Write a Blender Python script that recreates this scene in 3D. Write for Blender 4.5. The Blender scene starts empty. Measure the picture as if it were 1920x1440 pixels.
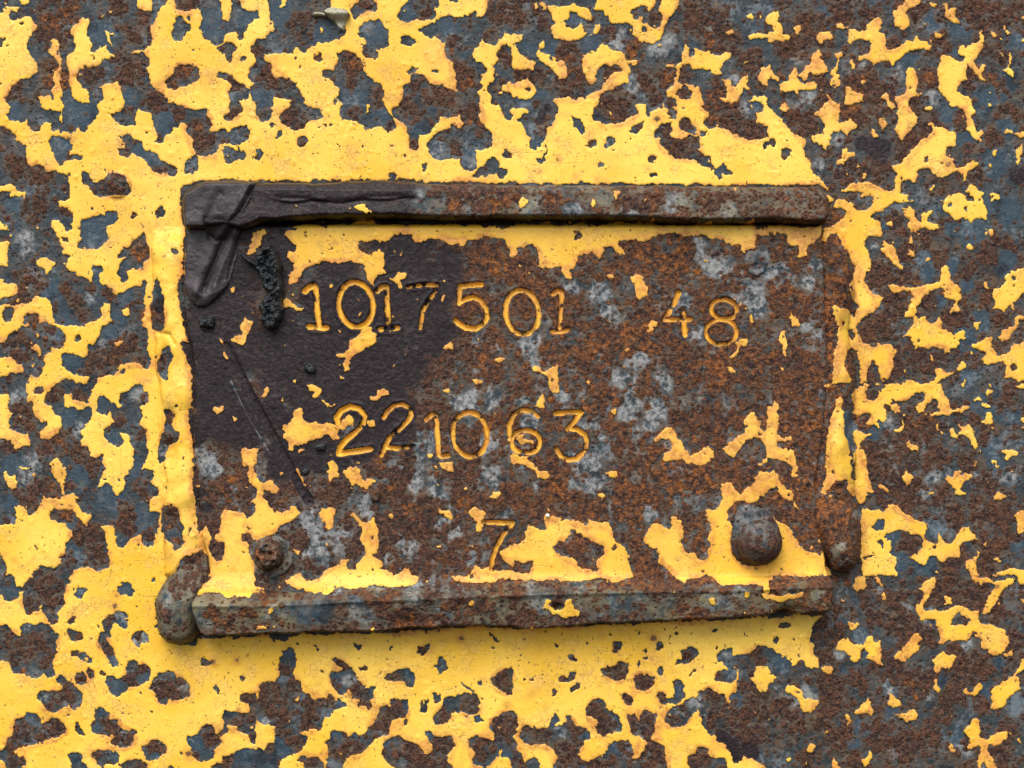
import bpy, math, random
import numpy as np

# ------------------------------------------------------------ camera, sky, sun, exposure
S = 1e-4                       # one trace unit = 0.1 mm on the panel
W, H = 1920, 1440
DIST = 3200.0                  # camera distance in trace units (0.32 m)
scene = bpy.context.scene
cam_data = bpy.data.cameras.new("camera")
cam = bpy.data.objects.new("camera", cam_data)
scene.collection.objects.link(cam)
cam.location = (0.0, -DIST * S, 0.0)
cam.rotation_euler = (math.radians(90), 0.0, 0.0)
cam_data.sensor_width = 36.0
cam_data.lens = 36.0 * DIST / W
cam_data.clip_start = 0.01
cam_data.clip_end = 50.0
scene.camera = cam

SUN_ELEV, SUN_AZ = math.radians(50), math.radians(-12)   # azimuth measured from the camera's side of the panel
world = bpy.data.worlds.new("World")
scene.world = world
world.use_nodes = True
wn = world.node_tree.nodes
wl = world.node_tree.links
bg = wn["Background"]
sky = wn.new("ShaderNodeTexSky")
sky.sky_type = 'NISHITA'
sky.sun_disc = False
sky.sun_elevation = SUN_ELEV
sky.sun_rotation = math.radians(180) - SUN_AZ
sky.dust_density = 3.0
sky.ozone_density = 1.0
wl.new(sky.outputs[0], bg.inputs[0])
bg.inputs[1].default_value = 0.14
sun_data = bpy.data.lights.new("sun", 'SUN')
sun_data.energy = 1.5
sun_data.angle = math.radians(44)
sun_data.color = (1.0, 0.95, 0.87)
sun = bpy.data.objects.new("sun", sun_data)
scene.collection.objects.link(sun)
# light travels along local -Z: from above, from the camera's side
sun.rotation_euler = (math.pi / 2 - SUN_ELEV, 0.0, SUN_AZ)
scene.view_settings.view_transform = 'Standard'
scene.view_settings.look = 'None'
scene.view_settings.exposure = 0.8
scene.view_settings.gamma = 1.0
scene.render.resolution_x, scene.render.resolution_y = 1024, 768

TRACE = """
T 0 0 Y
N 22 0 103 0 103 5 108 9 114 9 114 0 126 0 122 5 118 11 115 18 112 19 113 24 115 32 110 35 109 38 104 38 100 39 96 41 108 40 114 44 113 49 109 52 112 57 114 63 117 67 123 70 126 75 124 78 128 77 138 80 144 82 147 84 150 82 156 82 155 86 159 90 160 95 157 97 161 100 168 96 172 98 172 101 176 96 184 93 188 98 189 100 186 104 181 110 176 110 170 107 165 109 163 115 157 116 155 118 148 117 146 110 144 104 141 101 140 97 143 95 138 94 132 96 127 101 123 106 119 108 115 107 120 102 117 98 115 93 113 89 113 84 108 83 103 81 101 94 97 95 92 94 86 90 83 85 92 82 93 75 91 68 88 61 80 63 74 65 70 66 64 66 60 62 57 59 60 54 64 50 72 50 78 46 84 44 86 42 81 38 81 34 75 35 72 39 68 39 67 36 69 34 68 30 66 27 66 20 68 15 62 13 58 18 53 24 56 28 56 35 53 40 50 46 52 52 53 58 53 68 56 74 62 78 68 78 65 67 70 66 77 66 78 76 73 78 75 85 69 92 65 99 61 99 60 95 55 101 50 99 45 97 40 99 38 94 40 92 31 94 30 99 26 99 21 94 22 89 18 92 7 91 5 87 8 84 6 80 5 74 7 70 8 65 14 61 22 59 28 54 27 46 24 43 21 38 20 35 22 31 24 28 25 24 29 22 27 18 24 13 23 5
Y 39 29 43 30 46 48 46 70 47 92 45 92 46 78 43 76 37 68 41 65 40 57 39 54 44 51 43 46 39 42 37 39 40 35
Y 29 74 37 72 40 76 47 76 48 83 36 83 31 80
Y 81 9 85 8 84 11 82 11
Y 76 14 78 11 79 13
Y 83 26 87 23 86 25 84 27
Y 79 25 82 25 84 32 85 36 83 33
N 0 0 16 0 18 5 14 6 12 5 4 5 3 10 0 11
N 7 10 9 9 13 10 14 6 22 3 24 13 17 14 10 16 7 14
N 0 29 5 29 3 33 0 36
N 0 94 7 97 12 101 13 105 20 110 20 120 24 125 33 125 35 129 44 128 50 131 52 138 53 144 0 144
Y 0 140 8 138 14 143 0 144
N 37 104 40 102 48 103 49 106 52 103 54 107 55 111 51 116 53 117 60 117 63 119 60 121 52 121 46 125 43 122 41 117 39 112 37 107
N 92 102 96 99 100 104 107 107 108 113 115 114 124 122 134 126 132 132 128 133 115 127 110 121 102 117 100 113 97 119 93 118 89 116 90 112 94 112 95 107 92 105
N 114 126 122 125 122 130 116 131
N 137 130 138 124 143 119 147 116 149 120 149 128 144 129 141 131
N 169 109 176 113 183 113 185 116 184 122 179 120 172 123 169 120 167 113
N 131 0 156 0 156 8 152 12 150 10 149 5 140 9 136 8 133 7
N 128 24 130 19 134 12 137 11 139 16 141 18 144 19 143 22 140 25 137 31 131 32 128 28
N 155 0 165 0 168 10 167 15 172 17 173 12 174 6 173 0 180 0 182 6 187 8 192 8 192 12 188 18 184 24 184 29 179 30 177 24 170 26 168 32 163 34 154 31 151 24 150 18 153 14 150 10
N 163 36 169 33 173 32 178 35 177 38 175 41 175 46 172 47 169 40 164 39
N 124 62 127 58 131 56 131 51 137 48 143 48 149 50 150 60 146 62 138 64 131 67 126 66
N 180 43 184 42 186 44 183 47 181 46
N 188 36 192 32 192 42 189 40
N 186 52 192 48 192 80 189 74 188 66 190 62 187 58
N 165 54 172 56 178 60 184 64 188 68 186 73 180 76 184 84 178 87 172 92 168 90 168 87 173 85 173 75 172 68 175 64 168 60 164 58
N 61 132 63 129 67 131 70 137 74 137 79 135 81 131 87 130 94 132 98 138 98 144 67 144 67 140 62 138
c 82 81 1 87 83 1 145 38 1.3 111 100 1.3 79 128 1.3
r 45 10 14 40 25 12 32 30 4 90 5 5 108 12 5 91 22 3 100 28 7 90 43 6 100 50 8 95 60 10 70 55 8 117 74 7 98 85 4 118 82 5 135 84 6 147 95 6 150 107 8 140 3 7 138 52 6 128 62 5 178 62 6 178 84 6 12 68 7 28 98 3 53 116 3 118 128 4 30 130 8 15 125 10 88 138 8 40 55 12 160 90 5
b 75 25 10 80 40 6 10 85 8 60 85 14 125 92 8 45 110 9 110 115 10 160 20 12 185 15 8 98 72 6
o 55 10 8 40 15 8 150 100 5
N 136 144 137 141 142 138 150 135.5 170 134.8 192 135.5 192 144
o 43 60 12 140 55 10 160 60 8 60 15 5 30 60 6
T 1 0 Y
N 8 0 20 0 18 4 20 6 22 4 24 0 56 0 57 5 55 10 60 12 65 18 68 23 67 27 60 30 54 32 47 32 45 34 41 36 37 40 34 39 30 36 27 40 20 40 15 40 7 41 7 45 11 49 12 55 14 59 20 59 26 60 30 63 33 69 36 74 37 78 41 80 46 82 50 83 50 88 45 90 41 90 38 95 33 98 28 98 23 95 19 92 18 88 21 84 26 80 26 75 20 75 14 74 11 82 12 88 8 92 4 91 1 86 0 82 0 30 7 31 8 28 12 24 15 20 13 17 10 14 10 7
Y 49 20 51 23 49 27 48 23
N 0 8 2 9 2 14 0 15
N 71 7 76 3 79 0 87 0 90 4 92 6 89 10 84 8 80 10 77 14 74 15 72 11
N 106 12 108 6 114 1 116 0 137 0 137 6 135 13 132 16 127 16 123 15 117 16 112 17 107 16
N 143 0 152 0 152 3 146 3
N 77 28 78 21 82 16 88 15 94 15 97 20 100 23 99 36 92 37 92 44 85 44 81 42 81 34 84 31 81 29
N 108 32 109 28 114 27 120 29 121 32 116 35 112 34
N 44 41 47 39 50 42 51 46 47 47 44 44
N 123 22 126 20 134 17 140 13 146 11 150 13 156 13 162 10 165 9 166 14 170 12 172 8 174 5 175 0 192 0 192 27 187 26 183 31 178 34 171 33 168 28 168 34 164 38 163 44 166 46 170 46 173 52 172 55 169 57 170 66 166 68 169 75 168 80 167 88 171 92 173 96 178 102 178 110 174 111 168 113 165 112 166 120 164 127 161 129 155 126 154 118 152 120 145 118 141 121 135 120 131 115 129 109 130 105 137 100 144 97 147 92 153 96 156 94 152 88 144 90 139 88 137 92 133 97 130 101 122 101 122 112 119 113 116 111 115 104 114 96 109 92 103 88 103 83 107 80 110 72 111 66 115 60 118 56 127 56 129 61 133 64 140 64 144 67 152 70 150 60 148 54 148 47 142 44 142 33 139 32 134 27 132 30 127 27 123 25
N 62 40 68 39 76 41 78 44 80 44 81 54 86 58 88 62 95 63 97 70 95 75 98 80 101 86 104 91 105 96 100 100 95 97 88 95 87 97 83 98 79 93 75 91 69 90 65 90 63 82 65 78 62 76 59 79 57 78 60 74 63 68 61 65 58 62 55 59 49 58 50 54 55 53 59 55 61 50 63 46
Y 84 78 86 79 84 86 83 84
N 113 53 117 50 122 51 121 54 115 57
N 132 54 138 52 136 55 133 55
N 180 40 184 36 190 34 192 40 192 92 187 90 183 84 183 80 176 77 177 72 173 69 174 64 179 62 179 56 178 50 182 46
Y 184 66 190 62 192 64 192 69 187 70
N 14 104 17 98 20 98 20 101 16 104
N 31 106 34 102 39 102 39 107 34 111 31 109
N 11 93 14 92 15 95 13 97
N 0 113 3 112 6 116 4 120 0 121
N 100 129 104 130 107 132 105 135 101 133
N 161 133 170 124 174 119 179 118 183 122 182 127 187 125 190 131 186 134 182 133 178 130 171 133 164 134
N 185 116 188 111 192 116 192 118 188 119
N 124 123 129 122 128 127 125 128
c 62 109 1 81 110 1.2 103 110 1.3 112 117 2 33 51 1.2 52 94 1.5
r 35 20 10 5 40 6 10 60 8 22 62 6 28 88 9 6 82 4 47 43 3 70 44 7 73 58 5 90 70 6 92 80 5 75 83 6 98 95 4 85 42 4 118 63 6 112 80 7 121 84 5 133 72 8 143 75 8 155 55 8 148 32 8 160 90 9 140 107 4 150 112 6 168 95 8 119 108 5 126 9 4 182 10 8 186 45 6 184 65 5 176 25 6 83 4 4 36 106 3
b 20 10 10 50 25 8 5 70 8 90 25 9 75 75 8 95 88 6 112 8 6 145 20 8 125 95 6 135 115 6 160 118 6
g 135 115 5 160 122 4 128 72 4
o 160 62 6 165 98 6 150 40 4
N 0 135.5 40 136 80 134.6 115 135 136 136.5 192 137.5 192 144 0 144
o 135 40 12 75 45 6 15 50 6 118 95 6 60 55 5
T 2 0 Y
N 0 0 63 0 62 7 69 8 72 14 76 18 82 18 88 17 91 20 90 26 93 29 98 32 105 33 110 31 114 27 115 20 119 14 122 10 125 3 127 0 192 0 192 50 188 52 184 58 188 63 192 65 192 73 184 73 181 70 179 76 180 78 178 82 182 83 184 86 184 92 192 95 192 102 186 105 175 105 168 101 162 98 155 96 147 97 144 92 148 88 146 84 143 82 144 77 141 68 140 65 132 63 125 61 122 62 117 68 117 74 109 81 103 84 105 87 103 88 101 85 100 79 96 77 91 80 94 84 92 87 86 90 84 93 77 93 68 92 62 91 60 86 62 82 66 74 67 70 72 68 78 66 83 63 87 64 88 58 89 52 92 48 95 44 86 47 84 44 86 40 80 38 74 38 70 33 67 31 65 39 60 38 55 42 53 39 54 48 53 54 55 58 58 63 62 62 64 56 70 46 74 50 78 48 82 50 82 53 77 55 72 59 69 62 66 68 60 70 56 74 51 73 47 76 43 73 37 75 30 74 33 78 36 82 34 86 30 95 27 98 25 104 22 110 18 113 14 111 15 103 12 102 10 97 7 92 2 90 8 86 14 83 10 81 3 82 0 82 0 73 14 75 19 70 17 65 14 61 8 61 0 63 0 52 10 52 16 53 19 47 12 46 9 42 4 38 2 33 6 32 8 27 0 26
Y 15 4 18 3 19 6 17 8
Y 21 2 24 2 26 7 23 8
Y 26 4 32 4 37 6 42 4 46 3 52 5 58 6 60 10 60 16 55 15 52 11 50 9 45 9 43 14 46 16 41 17 41 21 46 21 52 18 55 23 57 26 53 29 47 31 40 30 33 31 30 26 30 21 33 19 30 15 30 11 28 8
N 41 17 44 14 44 10 48 8 52 11 52 18 47 20 42 20
Y 62 18 67 18 67 22 63 26 60 26 62 22
Y 20 34 25 32 25 36 21 38 23 41 31 43 33 47 40 47 42 53 41 58 36 59 33 56 31 52 25 48 20 43
N 88 10 93 6 97 4 101 6 103 9 106 8 108 0 113 0 111 8 113 14 111 20 107 23 103 20 99 16 98 13 93 15 90 12
N 97 21 100 19 102 23 98 25
Y 129 38 131 32 133 38 133 43 136 42 138 37 146 40 148 38 150 42 155 43 161 40 165 41 165 44 159 46 157 52 159 57 152 57 146 52 141 51 137 52 134 48 130 48 127 49 127 56 125 60 122 62 123 56 125 52 115 50 118 48 123 50 127 46 127 41
N 124 68 128 63 132 65 135 70 135 75 130 75 124 72
N 114 76 118 73 124 74 125 79 120 80 124 84 123 90 119 89 116 85 118 82 114 80
Y 155 75 158 73 162 73 161 66 157 60 164 59 165 65 168 64 172 58 178 57 176 63 179 68 174 67 170 76 166 78 160 76
Y 177 11 180 9 182 13 180 15 177 13
Y 190 13 192 12 192 18
Y 158 24 166 23 167 25 163 26
Y 177 26 185 26 192 27 192 30 180 30
N 180 78 184 76 189 79 189 84 185 85 180 82
N 45 86 48 88 50 89 52 92 55 95 55 99 53 102 50 100 47 94
N 56 110 57 107 62 104 64 107 63 111 58 111
N 69 109 72 103 78 103 78 107 74 110 71 111
N 88 99 93 94 98 91 100 92 98 97 93 101 89 101
N 106 98 110 97 112 93 120 93 120 99 118 103 122 104 130 104 133 102 141 103 140 109 140 112 144 117 148 118 151 123 154 127 150 128 143 124 138 120 132 119 126 121 119 117 114 112 111 108 113 103 107 103
N 126 91 130 87 134 90 136 94 139 97 137 101 130 100 126 97
N 150 130 155 126 160 124 164 129 166 131 158 130 155 136 153 132
N 101 121 103 117 107 117 111 118 107 121 108 124 103 123
N 103 131 108 129 110 131 105 134
N 63 123 66 122 70 124 69 126 64 125
N 141 99 147 98 145 103 141 102
N 188 109 192 107 192 113 189 113
N 24 116 27 108 27 112 25 119 24 122 20 122 18 118 22 120
c 12 67 2 76 113 1 33 101 1.2 90 105 1
r 10 10 12 25 15 8 5 5 8 40 40 8 45 60 12 20 58 10 8 56 6 35 70 6 75 55 7 80 80 10 72 78 8 100 65 8 115 58 7 108 74 7 95 38 7 130 70 6 120 76 4 125 110 10 118 97 5 130 94 5 130 55 6 150 20 14 140 10 8 160 30 10 180 45 10 155 70 10 165 88 10 170 95 8 180 100 7 148 85 8 72 23 6 103 118 5 60 107 3 24 95 6 187 62 5 148 35 6 107 15 5
b 58 33 6 30 38 6 16 37 4 20 108 5 45 14 5 185 22 6 184 80 4 52 97 3 10 78 6 157 128 4 20 70 5 12 5 5
g 90 65 8 110 37 6 78 30 8 145 20 6 30 57 4 175 85 6 74 106 3 118 30 5 167 60 4
o 115 58 5 150 75 6 147 32 5 152 88 5
k 22 88 5 27 82 4
N 0 137.5 100 138 140 138.6 192 138.8 192 144 0 144
o 45 50 8 95 42 10 165 70 10 120 60 8 70 95 10 130 45 8 62 104 6 12 45 6 55 10 4
T 3 0 N
Y 0 12 7 8 9 13 7 17 11 20 10 25 16 26 17 28 14 30 4 31 0 32 0 25 4 24 4 20 0 19
Y 19 22 22 20 25 19 25 24 23 26
Y 51 17 57 18 59 21 56 22 52 20
Y 38 25 44 25 47 24 49 30 45 30 41 32 40 35 37 31
Y 60 23 64 21 66 24 71 23 75 22 75 18 80 15 83 13 86 16 85 21 82 24 88 26 89 30 87 32 90 39 96 38 100 35 104 30 109 32 112 27 115 31 119 31 120 35 121 30 122 28 123 31 122 37 119 40 116 37 110 37 105 39 101 43 96 47 94 50 92 47 87 47 82 48 79 49 77 46 71 46 68 46 68 43 76 41 77 36 77 32 74 30 71 29 67 30 62 34 60 32 61 28
Y 102 0 115 0 114 4 106 6 104 10 106 16 107 19 103 22 96 19 95 15 94 8 98 7 101 4
Y 121 2 125 2 127 4 124 6 121 4
Y 131 3 134 3 136 8 140 5 142 6 140 11 143 15 144 18 141 18 136 14 133 11 132 7
Y 157 3 162 8 158 6
Y 117 20 119 22 118 23
Y 124 25 128 25 130 27 133 23 133 27 130 30 126 29
Y 190 13 192 12 192 16
Y 178 23 180 22 182 25 179 26
Y 190 30 192 29 192 33
Y 158 24 162 23 160 25 162 29 161 36 157 40 156 44 154 46 156 50 159 52 162 48 165 48 163 53 161 55 164 62 162 62 158 57 154 54 151 48 150 51 149 55 150 60 146 62 143 65 142 70 147 72 153 75 153 80 156 85 152 87 156 94 158 100 161 97 162 101 160 104 161 107 155 104 150 98 149 88 146 83 141 80 137 80 133 73 128 68 128 60 127 53 128 50 130 45 133 41 138 43 140 46 146 47 147 44 143 40 143 35 148 34 149 37 155 32 159 31 159 27
Y 166 24 168 25 172 28 171 30 167 27
Y 180 39 182 42 183 47 181 50 183 53 184 59 179 54 175 52 180 50 181 45
Y 104 53 109 50 111 57 113 62 110 66 110 69 115 71 117 73 112 72 107 73 106 80 109 85 112 88 111 93 107 98 104 101 101 106 99 101 95 97 98 93 97 87 99 83 97 78 96 73 102 72 104 67 103 60
Y 83 74 90 70 91 76 96 80 92 83 90 80 89 75
Y 84 90 89 89 90 94 86 98 84 95
Y 118 80 122 80 123 83 119 84
Y 70 62 73 60 74 63 70 65
Y 58 63 62 66 66 70 72 71 71 76 65 78 60 80 57 76 59 71
Y 0 48 4 53 6 57 9 60 8 64 16 61 17 55 22 52 23 56 25 62 35 62 38 63 36 68 30 69 24 67 23 72 19 68 14 69 10 67 8 62 5 59 0 60
Y 26 52 32 48 34 42 38 38 40 41 38 44 42 46 44 51 46 54 40 55 36 56 31 53 30 57 28 61 25 58
Y 50 41 55 40 57 42 53 45 53 52 54 57 54 62 50 67 47 65 49 58 47 55 51 51 52 45
Y 61 42 64 47 66 50 63 53 63 47
Y 43 70 46 73 50 78 54 78 55 83 53 88 54 93 59 91 63 89 67 95 61 98 60 103 55 98 48 100 47 104 46 109 44 113 40 109 34 107 32 103 42 100 43 94 38 88 34 86 40 82 44 78 46 76
Y 9 80 13 76 17 81 14 84 9 82
Y 0 77 4 84 10 90 16 96 22 102 28 104 29 106 27 113 29 118 32 120 34 130 38 134 42 138 45 142 46 144 0 144
N 10 111 14 110 18 112 17 116 12 121 10 116
N 0 105 5 103 8 107 5 111 0 110
Y 50 121 54 119 57 113 60 110 61 115 66 114 66 118 60 119 57 124 52 123
Y 66 121 69 125 67 126
Y 77 99 81 98 83 102 79 104
Y 70 130 74 130 72 134
Y 54 144 62 138 70 137 76 137 84 141 90 144
Y 122 93 124 93 126 96 132 97 142 101 141 105 140 111 134 111 134 116 139 119 140 125 142 128 147 125 150 122 155 121 158 122 157 125 151 128 148 137 146 136 147 131 141 129 138 130 130 133 125 131 121 127 117 125 113 128 112 133 109 138 105 135 101 136 99 144 94 144 95 136 97 131 93 125 100 123 104 117 110 112 114 108 121 101 124 98
N 117 119 119 117 121 120 118 122
N 129 121 132 122 130 124
Y 177 100 181 97 184 100 192 99 192 104 189 102 182 101
Y 186 113 190 110 192 105 190 116 188 125 186 125 186 119
Y 167 115 173 112 171 117 169 119
Y 165 124 168 123 168 127 166 127
Y 165 77 168 78 169 80 166 80
Y 172 76 174 77 173 79
Y 148 144 152 140 155 140 160 144
Y 120 144 124 138 126 140 124 144
r 35 18 12 55 10 10 80 10 6 75 25 4 95 35 6 20 35 10 38 57 8 70 62 12 85 75 10 65 85 10 20 85 8 30 93 9 42 78 6 120 60 8 110 8 8 130 35 10 118 100 8 105 105 8 98 116 6 80 128 10 60 130 8 160 12 14 180 15 10 155 60 8 172 60 8 175 85 8 170 105 8 155 130 8 130 10 6 175 43 4 145 88 6 152 112 5 110 78 7 130 95 5 93 60 6
b 42 10 6 125 12 8 145 20 8 105 46 6 135 87 8 165 75 12 178 95 8 150 105 8 170 120 10 180 60 8 185 30 8 140 42 5
g 22 43 5 30 75 6 22 80 6 60 55 5 73 48 4 50 105 5 40 125 6 95 55 6 125 72 6
o 118 58 5 160 58 5 165 60 6 70 60 4
k 82 112 10 72 108 6 188 132 8
N 0 138.8 38 139 42 142 44 144 0 144
o 30 50 10 12 60 8 45 50 8 65 73 8 12 80 5 50 85 10 60 95 8 85 75 4 56 20 5 85 30 6
T 0 1 Y
N 0 0 9 0 7 5 10 3 14 4 17 3 19 0 53 0 52 4 49 6 44 8 46 11 50 12 55 16 54 21 55 28 49 29 48 24 43 20 39 21 39 27 41 29 43 34 47 42 48 47 53 49 50 53 49 57 55 60 58 65 60 64 65 64 69 70 70 55 73 55 77 55 78 58 75 65 76 68 80 70 84 73 87 77 92 77 96 73 102 72 107 70 107 66 109 65 111 69 109 79 108 88 107 100 111 104 111 122 114 129 110 133 105 130 102 127 95 128 90 129 88 134 85 139 80 138 74 139 74 143 67 144 67 138 60 138 55 136 50 134 46 129 46 124 49 120 53 121 59 124 64 125 67 119 66 116 71 115 75 110 75 104 77 100 82 99 86 99 88 101 84 94 83 89 82 82 77 83 76 89 77 93 72 97 67 98 60 102 55 100 48 100 42 98 40 94 39 84 36 80 30 80 25 77 27 75 24 82 18 84 10 86 5 84 0 85 0 81 10 78 14 74 13 70 5 70 3 67 0 66 0 55 6 57 6 45 8 37 0 38 0 28 6 30 5 25 0 22
Y 7 16 13 18 10 18
Y 28 54 30 49 36 50 42 55 37 61 34 62 33 58
Y 92 89 97 87 98 93 94 94
Y 86 113 93 112 91 116 88 117
Y 16 5 19 0 20 2 18 5
N 82 87 88 90 93 95 95 102 92 110 87 111 77 108 84 100
N 2 91 4 86 9 87 11 89 10 93 7 97 4 99 2 95
N 17 96 21 91 26 90 30 95 29 98 24 98 19 101
N 5 108 10 104 14 104 18 100 24 97 29 97 31 100 33 98 40 99 46 104 50 110 48 114 45 118 41 118 38 121 36 121 33 128 32 135 29 141 24 138 22 144 0 144 0 138 5 138 8 136 12 136 18 133 17 130 10 126 9 124 0 126 0 113 4 113
Y 26 108 31 104 31 100 30 107 28 109
Y 22 116 27 114 30 118 32 123 29 124 27 119
Y 13 116 15 119 13 120
Y 24 130 26 128 27 131 25 133
Y 0 126 9 124 12 128 18 130 19 136 14 136 9 137 5 135 3 131 0 129
N 45 144 48 141 55 141 56 144
N 60 26 61 21 66 20 70 18 78 18 81 15 88 15 89 20 86 24 81 26 80 29 82 35 79 38 75 42 71 43 68 42 63 43 58 42 58 38 61 36 60 31
N 68 0 98 0 96 3 88 4 83 3 78 4 74 3
N 98 15 103 15 104 17 100 21 98 20
N 118 14 120 11 124 14 123 18 119 20 117 17
N 100 2 102 2 102 4
N 45 34 50 34 52 37 48 38
N 88 48 92 45 93 41 97 42 101 36 105 33 109 30 110 34 112 40 113 46 112 50 108 52 109 56 104 59 99 58 95 62 97 64 92 68 90 65 87 62 90 57 92 53 95 49 90 50 88 51
N 130 44 135 43 136 46 132 48
N 116 68 119 66 122 69 123 75 125 82 125 92 123 104 118 105 114 102 115 97 113 92 112 85 115 78
N 119 126 122 119 127 115 130 120 131 125 128 130 128 140 124 143 120 138 118 132
N 136 0 136 20 139 27 139 45 137 65 135 72 136 88 139 100 143 112 138 114 142 128 145 132 145 144 192 144 192 0
Y 186 46 188 40 190 32 192 30 192 44 188 47
Y 172 73 176 72 176 75 174 76
Y 182 77 184 78 183 80
Y 181 101 183 94 186 97 191 96 188 102 185 106 184 112 182 115 178 115 173 112 176 109 181 109 182 104
Y 164 108 167 113 172 122 177 130 174 127 170 126 167 122 169 118 165 113
Y 148 128 150 131 148 131
c 59 110 2.5 92 135 2.5 83 42 1.5 78 11 1 79 13 1
r 28 12 10 22 55 8 20 70 12 15 78 8 50 15 5 105 45 8 50 75 5 55 82 6 66 72 4 83 76 5 104 83 4 25 100 4 12 112 8 15 120 7 38 105 5 50 110 4 80 125 8 72 130 8 98 112 6 90 118 7 105 128 4 123 130 6 100 15 3 32 70 6 20 115 6 120 90 8 2 40 5 60 92 6
b 70 28 12 82 20 6 46 20 6 75 65 6 40 75 8 95 80 6 52 95 8 83 105 7 54 128 7 90 95 5 12 10 6 118 80 8 92 58 5 42 108 5
g 18 35 8 65 80 5 20 50 6 30 85 4 78 115 4
o 105 45 6 20 65 6 80 125 4
k 150 20 24 165 60 30 150 100 18 170 100 22 160 125 22 185 120 16 180 20 18 122 85 6
o 105 50 10 112 80 6 110 90 8 30 105 6 190 38 6 120 105 6
T 1 1 N
Y 22 26 30 25 40 23 46 24 50 26 60 23 70 24 76 21 77 19 85 20 91 25 96 24 104 24 112 25 120 25 130 24 142 24 148 21 152 22 155 26 165 24 170 27 180 26 192 27 192 50 190 49 191 44 188 38 185 35 178 35 172 33 167 36 160 37 158 38 154 41 150 39 146 41 143 38 138 36 131 36 127 38 122 37 118 37 115 33 108 32 102 33 98 37 92 38 84 37 77 37 77 43 80 46 86 47 94 43 96 47 97 53 96 57 99 61 95 62 91 62 89 66 88 72 86 68 82 62 83 56 80 54 76 53 70 52 62 54 55 53 50 52 47 56 44 54 38 57 34 60 34 63 31 67 27 70 25 69 24 64 28 57 27 53 22 49 25 45 30 45 30 40 26 36 24 34 21 32 27 29 34 27
Y 75 11 80 10 83 10 85 14 83 18 80 15 76 13
Y 70 12 73 11 72 13
Y 20 84 22 79 26 82 32 87 36 87 32 90 28 88 22 87
Y 25 96 30 97 28 98
Y 27 78 29 76 29 80
Y 56 70 58 67 60 71 58 73 56 72
Y 77 90 80 91 78 94
Y 104 45 105 44 106 48
Y 108 44 109 47 107 49
Y 100 64 104 66 106 61 110 60 114 63 111 66 108 66 110 72 108 75 106 69 102 67
Y 80 102 85 100 88 104 91 105 90 110 91 113 86 115 82 117 80 120 74 123 71 126 70 130 71 133 68 135 66 133 65 129 67 125 62 124 59 122 66 121 70 117 70 111 74 110 77 108 80 106
Y 140 118 145 113 149 117 144 118
Y 100 130 106 129 104 131
Y 60 101 64 104 62 106
Y 111 121 114 122 112 124
Y 140 66 142 68 140 69
Y 138 80 142 78 141 82 139 82
Y 0 32 6 28 8 32 4 36 4 40 0 42
Y 27 142 30 141 30 144 27 144
Y 62 136 67 141 63 140
Y 178 127 183 124 188 124 184 127 180 128
Y 163 141 168 140 170 143 165 144
c 57 42 1.3 66 33 1.3 73 46 1 45 33 .8 36 33 .8
r 150 45 12 170 50 14 130 50 8 170 85 10 175 110 8 165 125 10 175 130 10 160 60 8 115 45 8 155 92 8 185 60 8 140 125 10 120 135 10 150 5 12 170 12 12 185 5 10
k 30 130 30 60 120 25 100 90 25 50 80 20 80 130 20 120 100 15 20 100 15 130 110 12 100 50 12 130 75 12 20 50 20 60 60 15 20 10 20 60 8 20 95 12 14
g 170 110 7 165 132 7 175 80 4 180 118 5 122 5 6 165 15 6
o 180 55 8 190 75 5 170 130 6 150 55 6 150 10 6 180 8 8
b 60 14 6 80 15 8 28 10 6
k 110 45 25 130 70 22 130 100 20 60 130 30 110 130 20 145 55 14 60 90 30 90 110 25 10 120 20
T 2 1 N
Y 0 23 10 23 12 25 20 24 26 22 29 20 32 25 42 25 50 22 54 21 57 26 66 25 75 23 82 22 90 23 100 21 108 21 111 25 125 25 140 23 155 23 160 25 170 25 178 23 182 21 183 28 192 27 192 32 184 32 183 38 183 42 176 44 174 46 171 42 170 38 166 41 161 39 158 36 154 35 150 36 144 33 142 31 140 34 134 33 130 33 126 31 118 31 112 32 108 34 104 35 98 37 92 36 88 36 84 36 80 38 82 42 86 46 84 48 80 46 76 42 74 40 71 42 68 49 66 50 62 48 60 45 55 47 51 48 49 53 47 57 45 60 43 66 40 64 38 60 37 55 31 56 26 57 20 57 21 52 21 45 19 42 15 39 9 42 3 44 2 50 0 50
N 46 30 50 30 53 34 48 37
Y 89 65 93 62 100 64 100 68 102 73 101 78 97 82 94 79 93 73 92 70
Y 100 106 102 100 106 95 110 98 109 101 104 105
Y 71 62 74 62 75 64 71 65
Y 170 83 172 82 173 85 171 86
Y 179 93 181 94 182 98 180 98
Y 4 9 8 4 12 6 12 10 8 12 6 13
Y 60 6 63 6 64 10 62 13 60 11
Y 76 0 80 0 79 10
Y 161 130 168 133 170 136 166 137 162 134
Y 84 119 88 118 86 122
Y 14 132 18 130 24 134 30 131 34 130 35 134 34 138 36 144 28 144 27 139 23 136 16 135
Y 54 143 58 140 58 144
Y 168 114 172 109 177 110 176 114 171 116 170 121 166 124 162 124 170 118
Y 140 50 146 51 148 54 144 52
c 31 43 1.4 89 29 1 74 33 .8 24 54 .8 44 54 .8
r 20 70 12 40 90 14 100 45 16 120 60 14 80 60 8 100 100 18 70 110 14 150 95 8 140 80 8 30 120 12 150 130 18 120 125 14 60 130 12 170 130 12 95 85 8 165 70 8 10 60 10 130 45 8 10 80 8 30 8 8 85 8 8 105 8 8 150 8 8 130 18 6
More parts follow.
